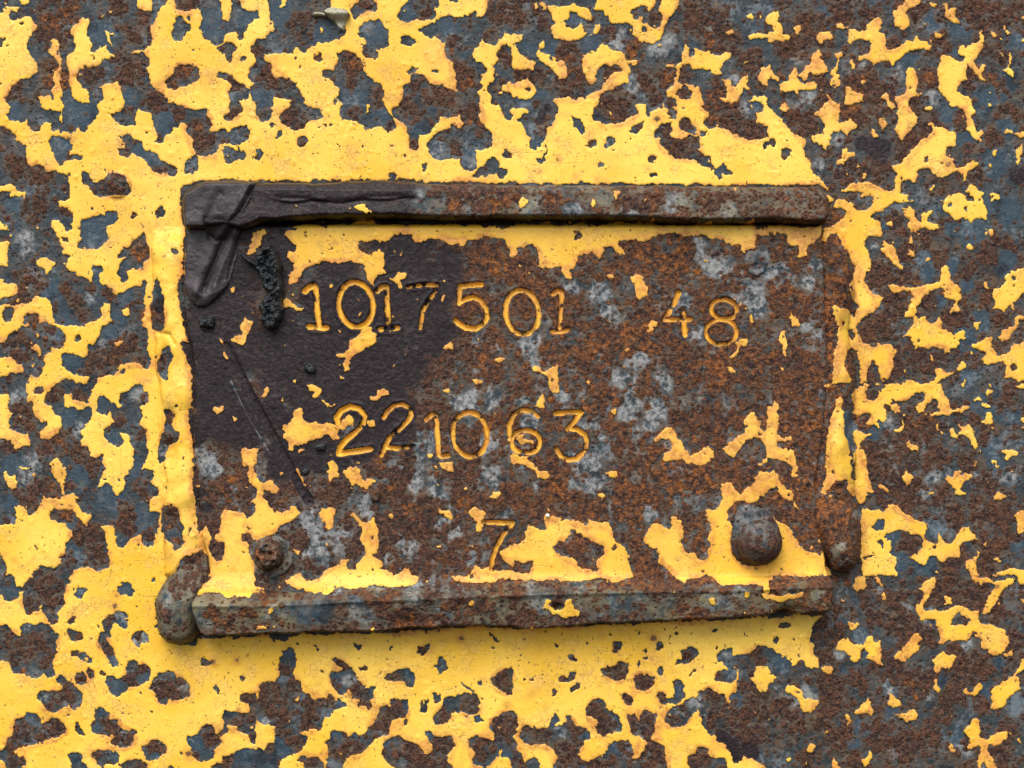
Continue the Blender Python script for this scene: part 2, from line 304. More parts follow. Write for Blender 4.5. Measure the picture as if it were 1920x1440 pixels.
g 65 75 9 75 95 9 45 72 6 25 95 5 140 43 7 155 55 10 170 70 10 180 75 10 185 85 8 185 50 6 15 115 8 95 125 8 110 88 6 130 80 6 140 108 8 148 118 6 115 130 6 80 140 8 115 140 8 20 125 6 125 8 8 160 12 8 90 15 6 45 12 5
o 105 50 10 130 60 8 100 110 10 90 105 8 60 120 8 40 110 6 155 130 10 80 118 6 110 55 6 138 60 5 25 5 5 37 8 5
b 70 6 6 18 10 5 45 14 5 10 14 5
o 175 40 8 130 36 10 70 45 6
T 3 1 N
Y 0 25 14 24 18 25 25 26 32 27 38 26 40 24 39 32 36 38 31 40 29 44 29 49 25 50 22 48 24 45 24 40 19 39 15 37 14 33 8 30 4 32 0 28
Y 13 102 14 110 14 118 13 125 11 122 10 114 8 108 10 105
Y 16 88 18 93 22 96 24 101 21 103 18 100 16 96
Y 43 0 46 4 50 6 46 9 48 12 53 5 62 8 68 8 73 8 79 5 76 3 71 4 70 2 73 0 98 0 103 2 106 7 109 5 110 8 105 7 99 8 95 7 89 11 87 14 88 16 84 15 81 15 78 18 79 21 84 22 86 26 86 34 80 34 76 34 73 36 73 42 75 47 78 54 77 59 73 60 72 66 76 72 79 77 84 78 87 80 83 86 81 90 76 91 70 95 69 99 66 102 68 106 70 110 72 113 78 117 85 115 92 113 97 121 94 126 95 132 91 137 88 144 86 144 84 137 82 130 78 126 75 132 75 142 70 144 69 140 69 130 67 120 64 118 58 119 56 128 58 136 62 140 61 144 46 144 47 130 49 115 51 105 52 103 49 98 48 93 46 86 48 85 52 87 58 88 64 95 66 94 65 88 69 88 66 82 63 80 60 75 60 70 63 65 65 60 66 56 62 50 60 46 56 42 54 34 50 31 46 33 43 38 41 35 42 28 46 26 50 25 54 22 58 18 58 14 54 12 46 10
N 60 104 63 103 66 108 64 112 60 107
N 53 98 56 98 57 103 54 101
N 64 7 72 4 79 7 75 13 67 15 64 11
N 61 70 63 70 65 77 62 75
Y 84 42 91 39 95 41 98 50 100 55 102 59 97 56 92 51 87 46
Y 86 36 92 40 86 40
Y 90 22 94 22 93 26 90 26
Y 102 15 106 11 109 14 110 19 113 22 116 21 116 16 121 14 126 13 121 17 120 20 121 23 126 24 130 26 128 28 122 29 119 27 113 29 108 30 108 35 108 40 106 38 107 31 105 27 106 22 103 18
Y 104 46 109 45 110 48 105 48
Y 117 52 121 50 123 52 118 53
Y 137 46 142 45 139 47
Y 90 70 94 69 98 71 104 71 110 72 118 70 124 69 130 65 130 58 133 55 136 57 138 65 141 69 145 72 145 80 142 83 138 80 133 79 132 73 129 71 122 74 118 77 114 81 112 87 111 91 108 94 104 95 102 94 105 87 109 80 107 74 102 74 96 76 91 73
Y 110 92 114 95 117 92 119 96 122 98 126 97 129 94 131 98 130 102 134 104 141 107 146 104 148 106 148 112 143 112 142 117 137 118 139 122 133 119 127 117 121 118 114 116 108 115 107 110 106 108 100 110 106 104 109 100
Y 136 91 139 86 141 82 143 86 144 91 140 90 137 92
Y 131 12 133 5 140 1 146 1 148 4 149 7 155 8 155 4 150 3 152 0 160 0 161 5 163 9 164 15 165 22 160 20 155 20 153 23 149 20 145 19 141 22 136 18 133 15
N 134 10 138 8 138 12 135 13
N 147 11 150 10 150 15 148 15
Y 166 2 169 0 172 3 175 3 175 7 170 6 167 7
Y 149 40 152 39 155 42 153 44 150 43
Y 163 28 169 28 170 32 167 35 166 31
Y 160 49 162 50 161 51
Y 161 68 164 67 165 71 162 73
Y 169 74 175 73 178 68 178 63 183 59 190 58 192 58 192 74 189 80 186 82 183 82 186 89 180 86 177 91 173 88 169 89 170 84 168 79
N 183 63 186 62 186 66 183 66
N 182 69 185 69 184 72
Y 155 98 159 97 158 104 156 104
Y 152 84 154 83 154 85
Y 157 87 159 89 156 90
Y 192 92 188 93 185 95 184 100 179 103 175 106 173 109 176 112 182 110 184 105 187 102 189 97 192 96
Y 153 115 157 114 160 113 163 110 169 108 168 113 169 120 173 124 176 125 181 119 183 114 188 113 192 112 192 142 188 142 183 139 177 142 179 136 178 130 173 127 170 129 165 130 161 126 158 132 159 129 164 122 162 119 154 118
N 182 130 186 128 188 133 184 135
Y 121 122 124 124 125 128 122 126
Y 125 133 130 132 134 136 141 135 136 139 130 141 126 144 121 144 127 138
Y 142 132 147 127 150 130 144 135 142 134
Y 100 144 108 141 115 144
Y 101 132 104 135 102 136
Y 144 144 148 141 150 144
Y 162 137 164 135 163 138
r 10 38 10 20 50 8 50 50 8 55 65 8 55 80 8 48 20 6 12 80 14 25 85 10 20 130 16 35 140 10 85 60 10 100 65 8 95 85 8 85 100 10 78 105 8 95 130 10 105 120 8 118 37 6 120 82 8 140 95 6 90 45 6 102 45 6 128 50 7 150 60 6 165 80 8 175 95 8 170 38 8 125 105 4 115 125 8 130 125 8 165 45 8 92 20 5 100 30 5 63 124 5 62 134 5 80 138 5 60 20 4 180 40 6
g 5 65 10 15 70 8 35 55 6 32 70 6 28 85 5 30 120 8 38 110 5 30 100 6 83 74 4 87 55 4 80 40 3
b 120 60 6 140 55 6 155 30 10 180 15 10 165 10 8 178 55 8 160 95 7 150 70 6 133 80 5 115 50 5 130 10 6 150 110 8 88 24 3 140 30 6 150 138 5
o 20 45 6 15 72 6 10 130 8 50 60 5 22 95 4 5 40 5 48 75 6 46 95 6 52 50 6
o 60 15 10 48 28 6 110 75 8 135 72 6 60 90 8 68 50 6 20 32 10
T 0 2 Y
N 0 0 20 0 20 7 21 10 20 13 25 14 25 21 28 26 32 28 36 27 36 31 32 33 30 36 31 42 38 42 43 38 47 32 46 25 41 23 38 17 34 13 35 8 39 4 44 0 72 0 70 6 67 10 66 16 64 14 58 13 55 12 54 7 52 8 48 9 48 18 52 19 54 17 62 20 64 18 69 18 69 25 65 30 62 35 61 43 60 47 67 48 68 55 70 56 75 53 79 53 78 58 80 62 77 70 73 78 76 77 83 75 85 79 88 84 93 80 94 72 97 65 100 61 101 54 101 50 98 45 97 39 93 37 90 36 94 45 88 48 82 44 78 38 78 34 83 32 86 29 82 20 80 24 77 23 72 20 73 12 75 9 81 11 88 15 90 19 92 18 90 13 90 8 94 6 99 2 104 0 107 3 111 6 111 14 105 16 107 22 104 30 106 33 111 34 111 45 111 55 107 62 108 64 114 64 116 67 115 71 113 74 118 77 119 80 120 83 113 87 112 93 113 96 120 96 121 97 120 105 118 112 116 122 111 123 107 120 107 112 102 115 97 117 94 122 90 123 87 120 87 113 86 107 80 106 76 107 79 112 80 120 83 124 83 134 81 139 76 140 72 140 68 137 60 138 56 140 53 144 23 144 26 140 32 136 37 138 42 138 46 135 45 130 49 127 50 120 54 116 55 112 50 108 50 105 45 103 40 104 37 102 38 96 42 94 48 95 54 95 57 98 60 103 65 108 67 103 69 98 63 97 60 93 58 89 59 85 55 83 50 84 44 86 36 85 33 83 30 94 22 99 19 94 17 91 14 91 11 94 14 100 12 105 0 106 0 41 9 43 12 48 12 52 13 49 21 47 23 44 21 38 17 37 10 36 7 31 9 23 6 20 6 14 8 9 0 8
Y 2 66 5 65 8 69 12 68 13 79 11 81 5 76 3 70
Y 37 59 43 56 46 58 48 63 51 63 49 69 48 76 48 84 45 84 46 76 42 70 38 63
N 25 5 27 2 33 2 35 5 32 8 26 8
Y 14 63 20 63 27 62 21 65 15 64
N 0 127 2 130 5 137 4 144 0 144
N 124 20 127 18 131 20 132 26 130 31 134 36 137 38 134 43 128 47 124 54 122 60 119 61 118 55 118 47 120 40 124 36 124 28
N 122 96 124 91 130 90 135 93 136 100 139 107 137 116 139 120 133 125 130 120 124 115 121 110 122 104
N 132 144 136 133 143 127 155 124 156 144
N 124 76 126 78 124 82
N 146 12 146 19 143 20 144 36 146 50 147 66 147 80 149 95 150 108 150 114 156 106 158 116 157 125 162 134 168 132 169 120 160 116 166 107 166 97 170 94 183 96 185 101 192 97 192 0 145 0
Y 159 17 165 18 169 16 169 21 163 23 160 20
Y 174 24 178 26 176 29
Y 181 48 186 49 192 48 192 78 188 74 186 68 188 62 184 62 181 60
N 190 63 192 62 192 67
Y 187 88 192 85 192 90
N 181 112 187 112 192 118 192 130 187 127 187 120 182 117
N 132 17 135 16 136 18 133 18
c 79 72 1.2 104 121 1.2 8 34 1.5 17 103 1.2 144 108 1.5 144 112 1.2
r 8 46 7 18 18 8 20 28 7 40 8 8 60 8 6 45 42 10 60 52 7 70 62 7 55 75 5 35 55 8 28 75 8 20 85 8 105 75 6 95 95 8 110 85 5 48 97 6 62 110 8 70 115 8 72 128 8 50 132 6 90 25 5 103 37 5 108 12 5 95 108 6 110 112 5 84 107 3 160 105 8 175 80 12 165 90 8 155 85 4 128 25 5 130 40 5 128 100 8 135 120 4 150 135 8 162 125 6 172 8 4 178 35 6 185 118 4 12 45 6 40 80 8
b 85 42 6 60 68 8 75 60 5 85 85 12 100 65 8 105 102 8 52 25 8 75 15 6 55 125 6 50 103 5 5 90 8 10 60 8 105 70 5
g 25 60 8 20 70 8 12 10 6 104 8 6 60 35 6 155 60 8 160 65 6 150 50 5 124 47 4
k 170 10 14 170 30 16 150 30 8 155 15 8 185 40 10 153 95 4 152 80 4
o 45 46 6 40 78 5 175 75 8 170 88 6
o 48 90 10 45 65 8 63 18 8 120 90 8 122 110 8 130 125 8
k 165 15 20 180 30 20 150 40 8
T 1 2 N
Y 20 32 27 28 28 20 34 18 36 26 40 30 46 29 55 30 60 31 66 27 70 23 74 27 74 31 69 32 66 36 62 35 63 42 57 41 53 38 46 42 38 44 30 46 28 51 25 49 24 43 20 40 23 37
Y 37 1 42 0 45 2 49 4 49 8 45 11 41 10 44 7 40 5
Y 86 10 91 9 92 5 95 3 100 5 100 8 95 9 90 13 87 13
Y 48 11 52 13 56 17 62 16 58 18 54 17
Y 83 29 89 27 90 31 85 33
Y 29 51 35 48 38 49 33 52
Y 53 66 56 64 54 59 59 58 63 62 60 66 63 69 58 71 56 72 56 77 54 70
Y 65 66 71 62 76 62 78 67 82 72 89 71 90 74 86 76 82 79 79 77 76 74 72 76 70 72 67 69
Y 137 59 147 58 148 65 144 66 140 63
Y 128 54 133 53 133 57 129 57
Y 142 3 147 5 144 7 141 6
Y 174 86 178 82 183 79 184 83 179 86
Y 155 78 158 77 159 80 156 80
Y 17 67 20 66 21 69 19 70
Y 0 70 4 74 7 75 12 72 17 79 15 82 9 79 6 82 4 84 9 89 12 92 14 97 20 96 25 96 28 91 33 96 34 98 28 102 20 105 16 108 14 113 8 114 2 117 0 116
Y 0 49 2 49 2 60 0 61
Y 48 97 52 93 60 94 59 99 57 103 59 107 56 110 52 108 50 102
Y 70 98 74 97 78 101 80 104 86 104 87 100 90 105 92 108 91 114 93 119 92 124 88 127 87 130 93 131 96 134 93 139 100 139 104 143 108 144 50 144 52 139 58 138 63 136 66 132 70 132 69 138 73 142 76 135 80 131 83 126 82 121 78 118 77 114 80 110 78 106 74 100
N 86 113 88 114 88 117 86 116
Y 136 94 140 95 146 94 148 101 146 103 144 100 138 98
Y 99 97 102 96 104 100 101 101
Y 160 96 163 92 168 96 173 95 173 100 170 104 169 112 165 112 165 104 161 100
Y 134 121 140 121 138 123
Y 27 124 33 125 33 129 30 129
Y 108 144 113 137 116 140 118 144
Y 160 144 162 140 166 136 170 138 177 138 184 141 192 140 192 144
Y 182 126 187 124 190 120 192 122 192 136 186 133 184 129
Y 27 65 31 64 35 72 38 80 36 80 32 70
Y 190 52 192 51 192 56
Y 27 144 33 141 35 143
Y 158 122 163 121 164 123
Y 4 10 8 1 10 3 8 11
Y 18 12 21 10 21 14
r 60 80 10 90 60 10 110 70 10 130 90 10 120 100 14 100 110 12 100 85 8 140 110 8 150 125 10 130 130 12 160 80 12 175 30 8 160 40 10 190 85 8 180 90 8 180 110 6 30 75 8 40 90 8 65 105 6 55 118 5 70 120 6 20 65 8 15 85 8 10 130 8 30 115 8 115 55 6 145 70 6 90 125 6
k 10 25 14 35 8 14 70 50 8 100 40 10 60 10 12 90 15 8 30 60 10 15 50 10 110 20 10 50 60 8 90 30 12
g 40 100 8 65 110 7 45 120 8 82 90 6 85 97 5 108 60 5 120 75 6 138 80 8 145 72 6 155 12 7 180 10 7 130 45 6 150 45 4 175 45 6 178 70 8 165 75 5 140 105 6 150 110 6 110 115 6 185 95 5 100 130 6 50 130 6 120 125 8 160 130 5 42 110 6
o 175 35 6 130 65 8 150 88 8 118 95 6 95 60 5 100 75 5 160 90 6 80 82 5
o 110 140 8 140 140 8 20 95 6
k 40 35 25 80 45 15 100 15 18 20 60 12 60 60 10 110 35 10 85 12 18
T 2 2 N
Y 28 0 36 0 35 5 31 8 29 4
Y 16 18 19 12 22 9 24 8 25 11 24 17 20 18
Y 105 41 108 39 112 36 116 33 120 32 123 36 125 42 128 46 130 51 134 54 140 52 144 48 148 47 152 51 152 55 148 60 142 61 134 59 129 58 126 56 120 58 117 60 114 57 115 52 120 50 121 45 118 42 112 41 107 44
Y 159 49 163 45 168 43 174 37 177 32 174 29 177 25 180 20 183 25 186 29 188 34 192 37 192 50 189 45 186 41 181 41 177 43 173 47 168 52 166 56 163 54
Y 183 62 192 54 192 57 186 62
Y 75 20 78 18 79 22 77 24
Y 65 4 69 4 69 5
Y 64 82 68 82 70 85 67 86
Y 71 67 76 65 79 66 81 69 78 71 72 70
Y 0 52 6 54 13 54 13 58 17 61 21 66 27 66 29 69 25 72 20 70 17 65 12 62 5 61 1 59
Y 4 38 8 38 10 42 16 43 17 45 12 44 8 46 4 44
Y 0 121 5 119 11 116 10 112 13 109 12 102 14 107 20 109 24 110 26 107 24 103 25 99 30 99 37 101 38 104 44 102 50 103 54 106 60 104 66 104 72 103 75 108 76 115 78 119 83 122 87 126 88 130 87 134 89 138 91 144 0 144
Y 120 144 117 139 113 137 110 133 111 128 106 122 100 120 99 116 102 113 103 107 107 104 113 106 117 110 120 107 119 101 122 99 127 104 130 111 128 116 127 123 131 127 135 127 140 132 144 134 148 130 147 125 149 122 148 115 147 113 150 110 149 105 146 99 146 95 154 95 157 88 158 76 163 73 166 75 168 80 172 83 176 78 182 75 184 70 186 65 192 67 192 82 186 85 183 89 178 89 174 86 168 87 166 91 162 95 162 101 165 105 166 110 166 125 168 133 180 136 192 136 192 144
N 31 122 36 118 42 117 44 112 44 108 48 108 52 112 56 116 63 119 70 122 70 127 65 131 64 136 66 140 60 141 58 138 53 139 49 136 48 131 44 130 38 130 33 127
N 0 137 4 134 10 134 16 132 16 137 11 142 4 142 0 140
c 77 122 2.5 172 45 1 16 118 .8
r 60 15 10 40 65 8 30 75 12 80 40 10 100 60 12 120 70 12 140 65 12 90 85 14 130 100 8 110 85 8 150 30 14 130 20 10 170 20 10 60 95 8 20 90 10 45 92 8 100 130 8 140 120 8 50 115 6 45 125 6 100 5 8 175 65 8 160 65 8 70 5 6 5 90 8
o 60 10 8 75 15 8 110 60 10 95 75 10 120 80 10 145 75 8 35 80 8 80 95 8 30 10 6 100 95 8 130 40 6
g 54 10 5 38 10 5 8 12 5 95 8 10 108 20 8 85 20 6 105 30 6 72 45 9 60 58 8 55 75 8 45 62 8 20 75 6 105 95 6 130 15 6 15 28 6 60 28 6 64 75 6 176 100 8
o 60 105 8 110 108 8 145 110 8 165 85 8 150 55 6 10 110 6
T 3 2 N
Y 0 17 4 18 6 12 8 14 8 26 8 38 12 41 17 38 18 42 11 43 7 43 8 47 12 50 19 50 21 55 22 60 22 66 23 69 18 70 18 63 15 59 8 57 0 55
Y 0 68 4 65 9 68 8 73 12 76 14 80 18 80 19 87 15 88 10 85 7 77 0 80
Y 18 88 22 91 25 95 22 94 19 92
Y 0 98 4 101 10 104 16 108 20 115 25 122 30 125 36 127 42 127 44 136 48 144 0 144
Y 36 113 40 118 41 121 37 117
Y 51 9 53 9 54 14 54 18 56 22 55 27 55 35 58 42 60 52 61 60 63 66 62 70 65 73 62 74 60 80 59 78 58 72 52 71 47 74 43 79 41 86 38 87 36 89 38 83 40 76 42 70 41 64 42 50 43 40 45 30 47 22 49 18 48 12
N 60 67 63 63 64 71 62 71
Y 58 78 63 75 66 72 65 65 63 58 65 50 66 47 65 43 65 35 72 37 79 38 82 35 82 31 77 31 73 30 77 26 77 23 72 22 66 26 65 20 64 15 63 8 68 3 73 0 82 0 84 6 85 8 88 2 94 0 130 0 131 4 133 8 137 12 136 16 139 20 143 19 146 17 151 17 150 20 145 21 140 22 135 24 128 24 124 24 119 24 115 23 122 22 128 21 129 17 128 13 124 10 122 14 119 16 117 21 113 22 110 18 114 15 118 12 118 8 114 7 110 8 106 11 102 13 98 13 92 11 91 16 96 15 99 17 99 20 96 22 92 18 88 15 86 17 89 21 89 27 86 28 83 24 82 29 84 32 79 39 73 41 70 43 69 48 72 51 75 55 75 57 73 62 75 66 76 73 78 79 80 81 75 82 73 84 72 89 70 90 66 87 61 83
N 73 5 74 12 79 13 83 10 83 1 78 0
Y 70 93 76 95 84 94 87 97 91 91 96 91 101 95 104 99 112 102 118 105 120 107 120 110 117 115 120 118 128 120 128 110 130 115 130 118 138 120 142 113 146 108 150 107 154 113 157 117 150 118 145 120 143 125 144 130 136 130 132 133 130 135 127 130 122 130 117 136 110 133 105 130 112 128 117 122 116 116 112 113 108 113 104 110 99 110 92 111 86 115 91 116 93 120 92 125 90 128 96 130 97 135 95 138 97 144 71 144 70 135 70 120 70 105
N 78 108 84 101 88 102 87 109 82 111
N 72 131 78 128 80 129 73 133
N 123 121 126 120 127 123 124 124
c 85 120 2.5 48 65 1.5 52 21 1.3 15 57 1.3 16 83 1.2
Y 83 76 87 76 91 79 90 82 87 80
Y 95 34 99 33 101 30 99 25 102 27 102 35 98 36 95 35
Y 125 26 127 29 129 35 134 37 131 38 127 34
Y 137 35 139 33 142 38 145 36 143 30 148 33 152 31 155 36 156 42 158 48 156 50 153 45 150 41 147 38 142 41 138 41
Y 103 44 106 42 108 46 113 48 113 51 108 51 105 48
Y 101 70 104 65 108 69 108 73 105 76 102 72
Y 131 71 135 69 140 69 141 64 144 65 146 69 151 66 154 67 153 71 148 72 146 77 145 79 148 83 144 84 140 83 141 79 136 75
Y 119 82 124 81 125 83 120 83
Y 170 84 173 81 177 84 180 84 178 87 172 87 170 88
Y 174 50 178 49 184 50 187 54 182 56 178 53
Y 168 58 172 58 172 62 176 61 172 64 168 61
Y 160 29 163 27 163 23 168 22 168 28 169 30 165 31 160 30
Y 162 7 165 4 169 5 168 8 163 9
Y 154 13 158 10 156 15
Y 160 14 167 17 167 19 161 17
Y 144 0 149 0 146 4
Y 186 2 192 0 192 4 188 4
Y 190 27 192 25 192 31
Y 163 73 165 74 164 78
Y 182 66 184 64 183 69
Y 185 96 192 95 192 110 188 113 187 107 187 100
Y 148 138 150 133 156 131 158 127 159 130 156 134 157 140 159 144 151 144 152 140
Y 167 144 172 141 180 140 184 138 192 140 192 144
Y 169 131 174 130 172 133
Y 125 141 128 140 128 143
Y 160 121 164 119 166 122
Y 152 62 157 61 155 63
r 20 20 16 30 40 14 30 70 12 20 90 10 30 105 10 55 12 6 50 80 8 50 95 10 60 110 10 62 125 8 75 8 5 72 28 5 73 45 6 85 55 10 82 70 8 100 60 12 110 40 14 95 80 10 105 90 10 125 55 10 120 30 8 140 20 6 150 55 8 165 75 8 160 95 10 140 100 8 130 85 8 110 75 8 175 100 10 170 120 8 165 138 8 108 120 8 145 130 6 135 140 8 185 115 6 155 25 6 165 40 6 180 15 8 105 25 5
b 60 35 6 58 25 4 80 38 5 92 115 7 100 133 8 120 136 8 125 110 6 160 20 10 180 20 10 168 48 7 150 118 5 188 122 6 172 60 6 85 28 5 83 105 4
g 92 62 7 88 50 6 90 30 6 125 72 6 115 45 6 120 85 6 160 95 5 60 45 4 50 125 6 180 70 6 65 100 5 160 72 6
o 30 30 8 20 60 6 30 75 8 28 110 6 55 100 6 110 30 6 50 85 5
o 5 30 10 15 50 8 10 80 8 70 30 8 65 50 10 68 85 8 118 20 8 40 85 6 20 115 8
T 0 3 Y
N 0 0 10 0 12 3 13 7 16 9 18 5 20 4 24 1 26 0 52 0 50 8 49 18 50 21 45 26 44 29 43 36 40 38 37 35 35 28 30 26 25 27 24 30 20 29 18 24 18 14 16 10 15 14 14 18 8 19 3 17 0 13
N 0 38 3 37 6 37 8 41 12 44 16 46 17 42 16 38 20 36 25 36 28 37 31 35 36 37 40 40 44 44 43 51 44 58 41 62 39 68 41 74 37 77 34 72 32 76 26 77 20 75 18 73 10 74 9 69 6 65 0 64
N 0 68 1 70 0 72
N 56 13 59 10 65 9 65 13 61 17 58 17 56 14
N 88 10 91 6 95 5 100 6 101 11 100 15 97 16 94 15 90 14
N 50 35 54 30 57 29 57 35 53 38
N 50 41 53 40 60 42 64 47 60 48 53 48
N 73 45 77 42 77 34 80 30 85 29 88 26 95 27 97 31 96 38 93 41 90 38 86 35 84 37 83 46 80 47 82 50 86 55 86 60 90 66 90 68 85 69 81 62 77 57 74 52
N 99 47 102 42 106 41 111 44 112 50 109 52 107 51 105 54 102 53
N 53 58 57 56 60 57 66 57 70 62 68 66 63 64 58 60 54 60
N 42 78 46 73 51 77 51 80 47 82 43 80
N 55 76 58 73 63 73 65 79 61 82 56 79
N 64 73 67 69 71 71 71 76 67 78
N 28 90 31 86 37 87 41 86 45 86 47 83 51 80 55 80 59 85 62 88 60 98 57 100 52 98 45 99 43 102 38 102 33 97 29 93
N 75 71 79 70 81 73 78 75 75 74
N 80 75 84 74 87 76 91 77 95 75 95 70 96 66 98 63 101 62 103 66 110 66 113 70 114 75 111 79 107 80 103 83 98 83 95 86 91 90 87 91 83 86 80 80
N 112 85 114 78 120 73 126 73 129 72 134 76 139 78 142 82 142 91 136 93 130 94 127 91 125 98 122 97 117 92 115 88
N 10 112 12 108 18 106 21 103 27 103 30 107 30 110 34 111 36 108 40 106 45 107 49 113 50 118 47 121 38 121 33 125 27 126 20 128 15 129 12 132 13 136 18 136 20 138 20 143 5 144 4 140 0 137 0 132 4 128 6 122 10 118
N 68 112 71 107 72 100 76 99 82 102 82 107 89 108 89 112 93 116 97 117 99 115 104 117 101 120 101 125 97 129 90 128 83 126 84 122 80 119 76 119 70 118
N 55 117 57 115 57 110 59 108 60 113 62 117 65 121 58 118
N 106 127 109 128 111 126 114 123 119 123 125 127 125 132 122 133 118 138 114 139 108 136
N 140 121 145 120 150 116 153 112 158 112 161 113 162 117 165 121 166 126 162 130 161 138 150 140 144 134 145 130 141 126
N 164 118 170 111 172 113 169 118 166 120
N 166 106 168 101 174 101 179 104 184 104 187 102 187 96 182 95 180 91 183 87 190 88 192 88 192 126 188 125 186 119 180 118 176 117 180 113 172 113 168 109
N 166 136 173 134 180 130 186 129 192 130 192 144 158 144 164 140 168 140
N 50 134 53 133 60 132 62 136 61 140 66 142 67 144 54 144 52 138
N 70 132 74 130 78 132 83 131 87 130 90 136 90 139 86 142 80 140 78 144 73 142 70 136
N 92 142 95 138 102 138 105 137 109 140 110 144 92 144
N 125 144 128 142 132 144
N 160 83 163 81 166 86 164 89
N 151 64 153 60 156 63 160 65 158 69 154 68 151 68
N 180 76 182 74 185 77 182 80
N 96 104 99 102 98 105
N 140 26 144 18 152 13 165 13 172 17 178 14 186 17 192 12 192 46 148 47 143 38
N 117 20 120 13 125 12 128 4 131 0 160 0 150 10 145 14 142 20 143 30 147 42 147 52 136 52 122 46 118 38
c 106 87 1 119 101 .8 155 101 .8 186 60 1.2 128 57 1.5 100 18 1.2 103 23 1.2 116 4 1.8
r 38 8 9 40 20 6 22 22 4 20 55 10 30 50 8 5 45 6 38 65 6 10 60 6 20 115 8 40 115 8 12 130 6 10 140 5 48 90 8 35 98 5 105 70 6 98 78 5 120 83 7 132 85 7 88 120 6 80 108 5 95 122 5 115 127 6 160 120 6 148 135 4 72 133 4 80 53 5 83 32 3 57 58 3 60 77 4 67 73 4 104 47 4 188 105 6 175 107 5 186 93 4 170 138 6 155 68 4 105 142 5 188 122 4 95 77 4 60 44 3 147 130 3 125 25 6 135 8 6 160 25 5 170 35 5 185 25 5
b 8 12 6 95 10 6 62 12 5 90 35 4 84 84 7 23 106 5 77 103 5 71 113 4 150 125 8 115 133 5 58 136 5 85 136 5 188 136 8 66 61 4 45 77 4 84 64 4 172 103 5 110 78 4
g 30 48 6 20 40 4 90 30 4 100 50 4 118 80 5 138 84 4 110 46 3 30 90 4 152 20 6 165 20 6 127 15 5 155 35 5
T 1 3 Y
N 0 0 30 0 22 3 24 6 32 9 40 12 50 14 55 12 60 8 66 7 71 11 76 11 82 9 88 6 95 8 105 8 115 7 122 5 122 0 145 0 150 3 158 5 168 5 176 5 184 2 192 2 192 39 170 38 150 39 120 41 90 43 40 44 0 45
Y 0 8 7 8 7 10 4 13 0 13
N 35 0 50 0 46 3 38 4
Y 11 24 14 23 15 26 12 28
Y 1 38 9 37 9 40 3 40
Y 159 20 164 19 164 22 160 22
N 11 45 24 45 24 49 20 50 17 48 12 48
N 19 60 20 56 25 54 29 56 30 60 31 65 29 70 28 73 30 77 34 79 35 84 38 88 41 89 42 92 45 94 50 92 56 89 60 93 64 94 68 97 64 99 58 100 57 104 54 106 51 106 51 113 47 116 43 114 38 117 34 116 33 118 38 119 39 123 37 128 32 132 27 134 20 138 18 141 16 144 0 144 0 128 6 130 8 127 14 124 16 118 15 113 5 112 2 109 0 107 0 97 2 89 4 80 9 79 14 80 17 76 18 68 19 65
Y 29 93 33 91 32 94
Y 36 96 38 95 37 99
Y 24 107 26 109 25 111
N 48 70 52 70 52 74 50 74
N 73 50 76 49 80 51 80 55 76 55
N 101 53 103 51 104 54
N 121 55 125 54 128 53 129 50 131 51 130 56 126 60 121 58
N 134 69 137 67 137 60 140 61 143 64 143 68 146 70 142 72 138 74 135 71
N 78 69 82 68 85 69 82 72 78 72
N 97 63 100 62 100 64
N 55 76 57 72 63 72 65 69 60 66 57 63 60 61 65 63 70 67 74 70 75 75 79 79 82 82 84 84 90 81 91 81 89 87 89 92 86 92 85 94 87 97 87 100 84 100 80 97 76 97 79 94 76 92 72 93 72 87 70 84 68 88 64 90 61 87 58 82
N 98 74 104 72 108 70 113 69 116 69 117 72 120 73 119 79 118 83 114 84 111 80 104 79 98 80
N 51 126 56 122 56 118 60 116 66 117 70 121 75 118 77 120 82 118 88 111 91 107 94 99 98 97 101 97 102 92 107 92 114 93 114 101 112 108 109 107 103 109 101 113 101 117 97 120 90 122 85 128 78 133 72 135 67 137 65 142 64 144 53 144 53 138 55 134 54 129
N 123 98 124 94 129 93 130 98 129 102 126 103 123 101
N 133 89 139 88 138 93 134 96 133 92
N 141 92 150 91 156 88 163 88 168 91 168 97 165 104 159 104 154 102 146 103 146 110 140 112 134 111 133 106 137 101 140 98
N 163 106 167 104 171 109 168 111 164 110
N 177 76 182 72 188 70 192 69 192 90 185 88 181 84 177 80
N 166 79 169 79 170 82 167 83
N 94 132 96 125 102 121 108 119 112 123 118 125 124 130 128 133 133 132 133 127 128 122 126 116 130 116 135 120 142 121 147 120 150 127 147 131 144 134 145 140 148 144 105 144 100 141 96 137
N 159 122 166 120 175 123 178 124 178 118 175 114 177 109 184 104 192 101 192 144 189 140 184 136 185 130 177 140 172 144 165 142 162 138 164 132 160 128
Y 177 141 184 131 186 132 184 136 190 138 192 141 192 144 176 144
N 31 138 36 134 39 137 45 136 50 138 52 144 36 144 33 140
N 150 76 154 80 160 84 165 87 160 86 154 82
N 174 41 183 49 180 50 175 44
N 176 54 178 52 179 55 176 56
c 46 55 1.5 32 51 1 102 53 1.8 170 93 1 105 74 .8 77 140 1 113 110 2
r 10 15 8 95 22 8 115 30 10 110 33 8 150 20 8 170 22 8 130 18 7 85 18 6 10 85 8 25 85 8 40 97 9 15 103 9 20 117 6 29 124 6 10 130 5 62 65 5 60 80 5 78 88 6 83 97 4 55 95 5 103 103 8 95 112 7 65 128 10 75 130 7 54 125 4 118 130 8 105 130 6 140 127 7 140 105 6 160 95 7 165 100 5 187 80 7 185 112 8 170 130 8 135 140 8 102 78 4 126 57 4 21 69 4 40 110 6 125 140 8 141 70 3 180 120 5 113 110 3 42 140 5
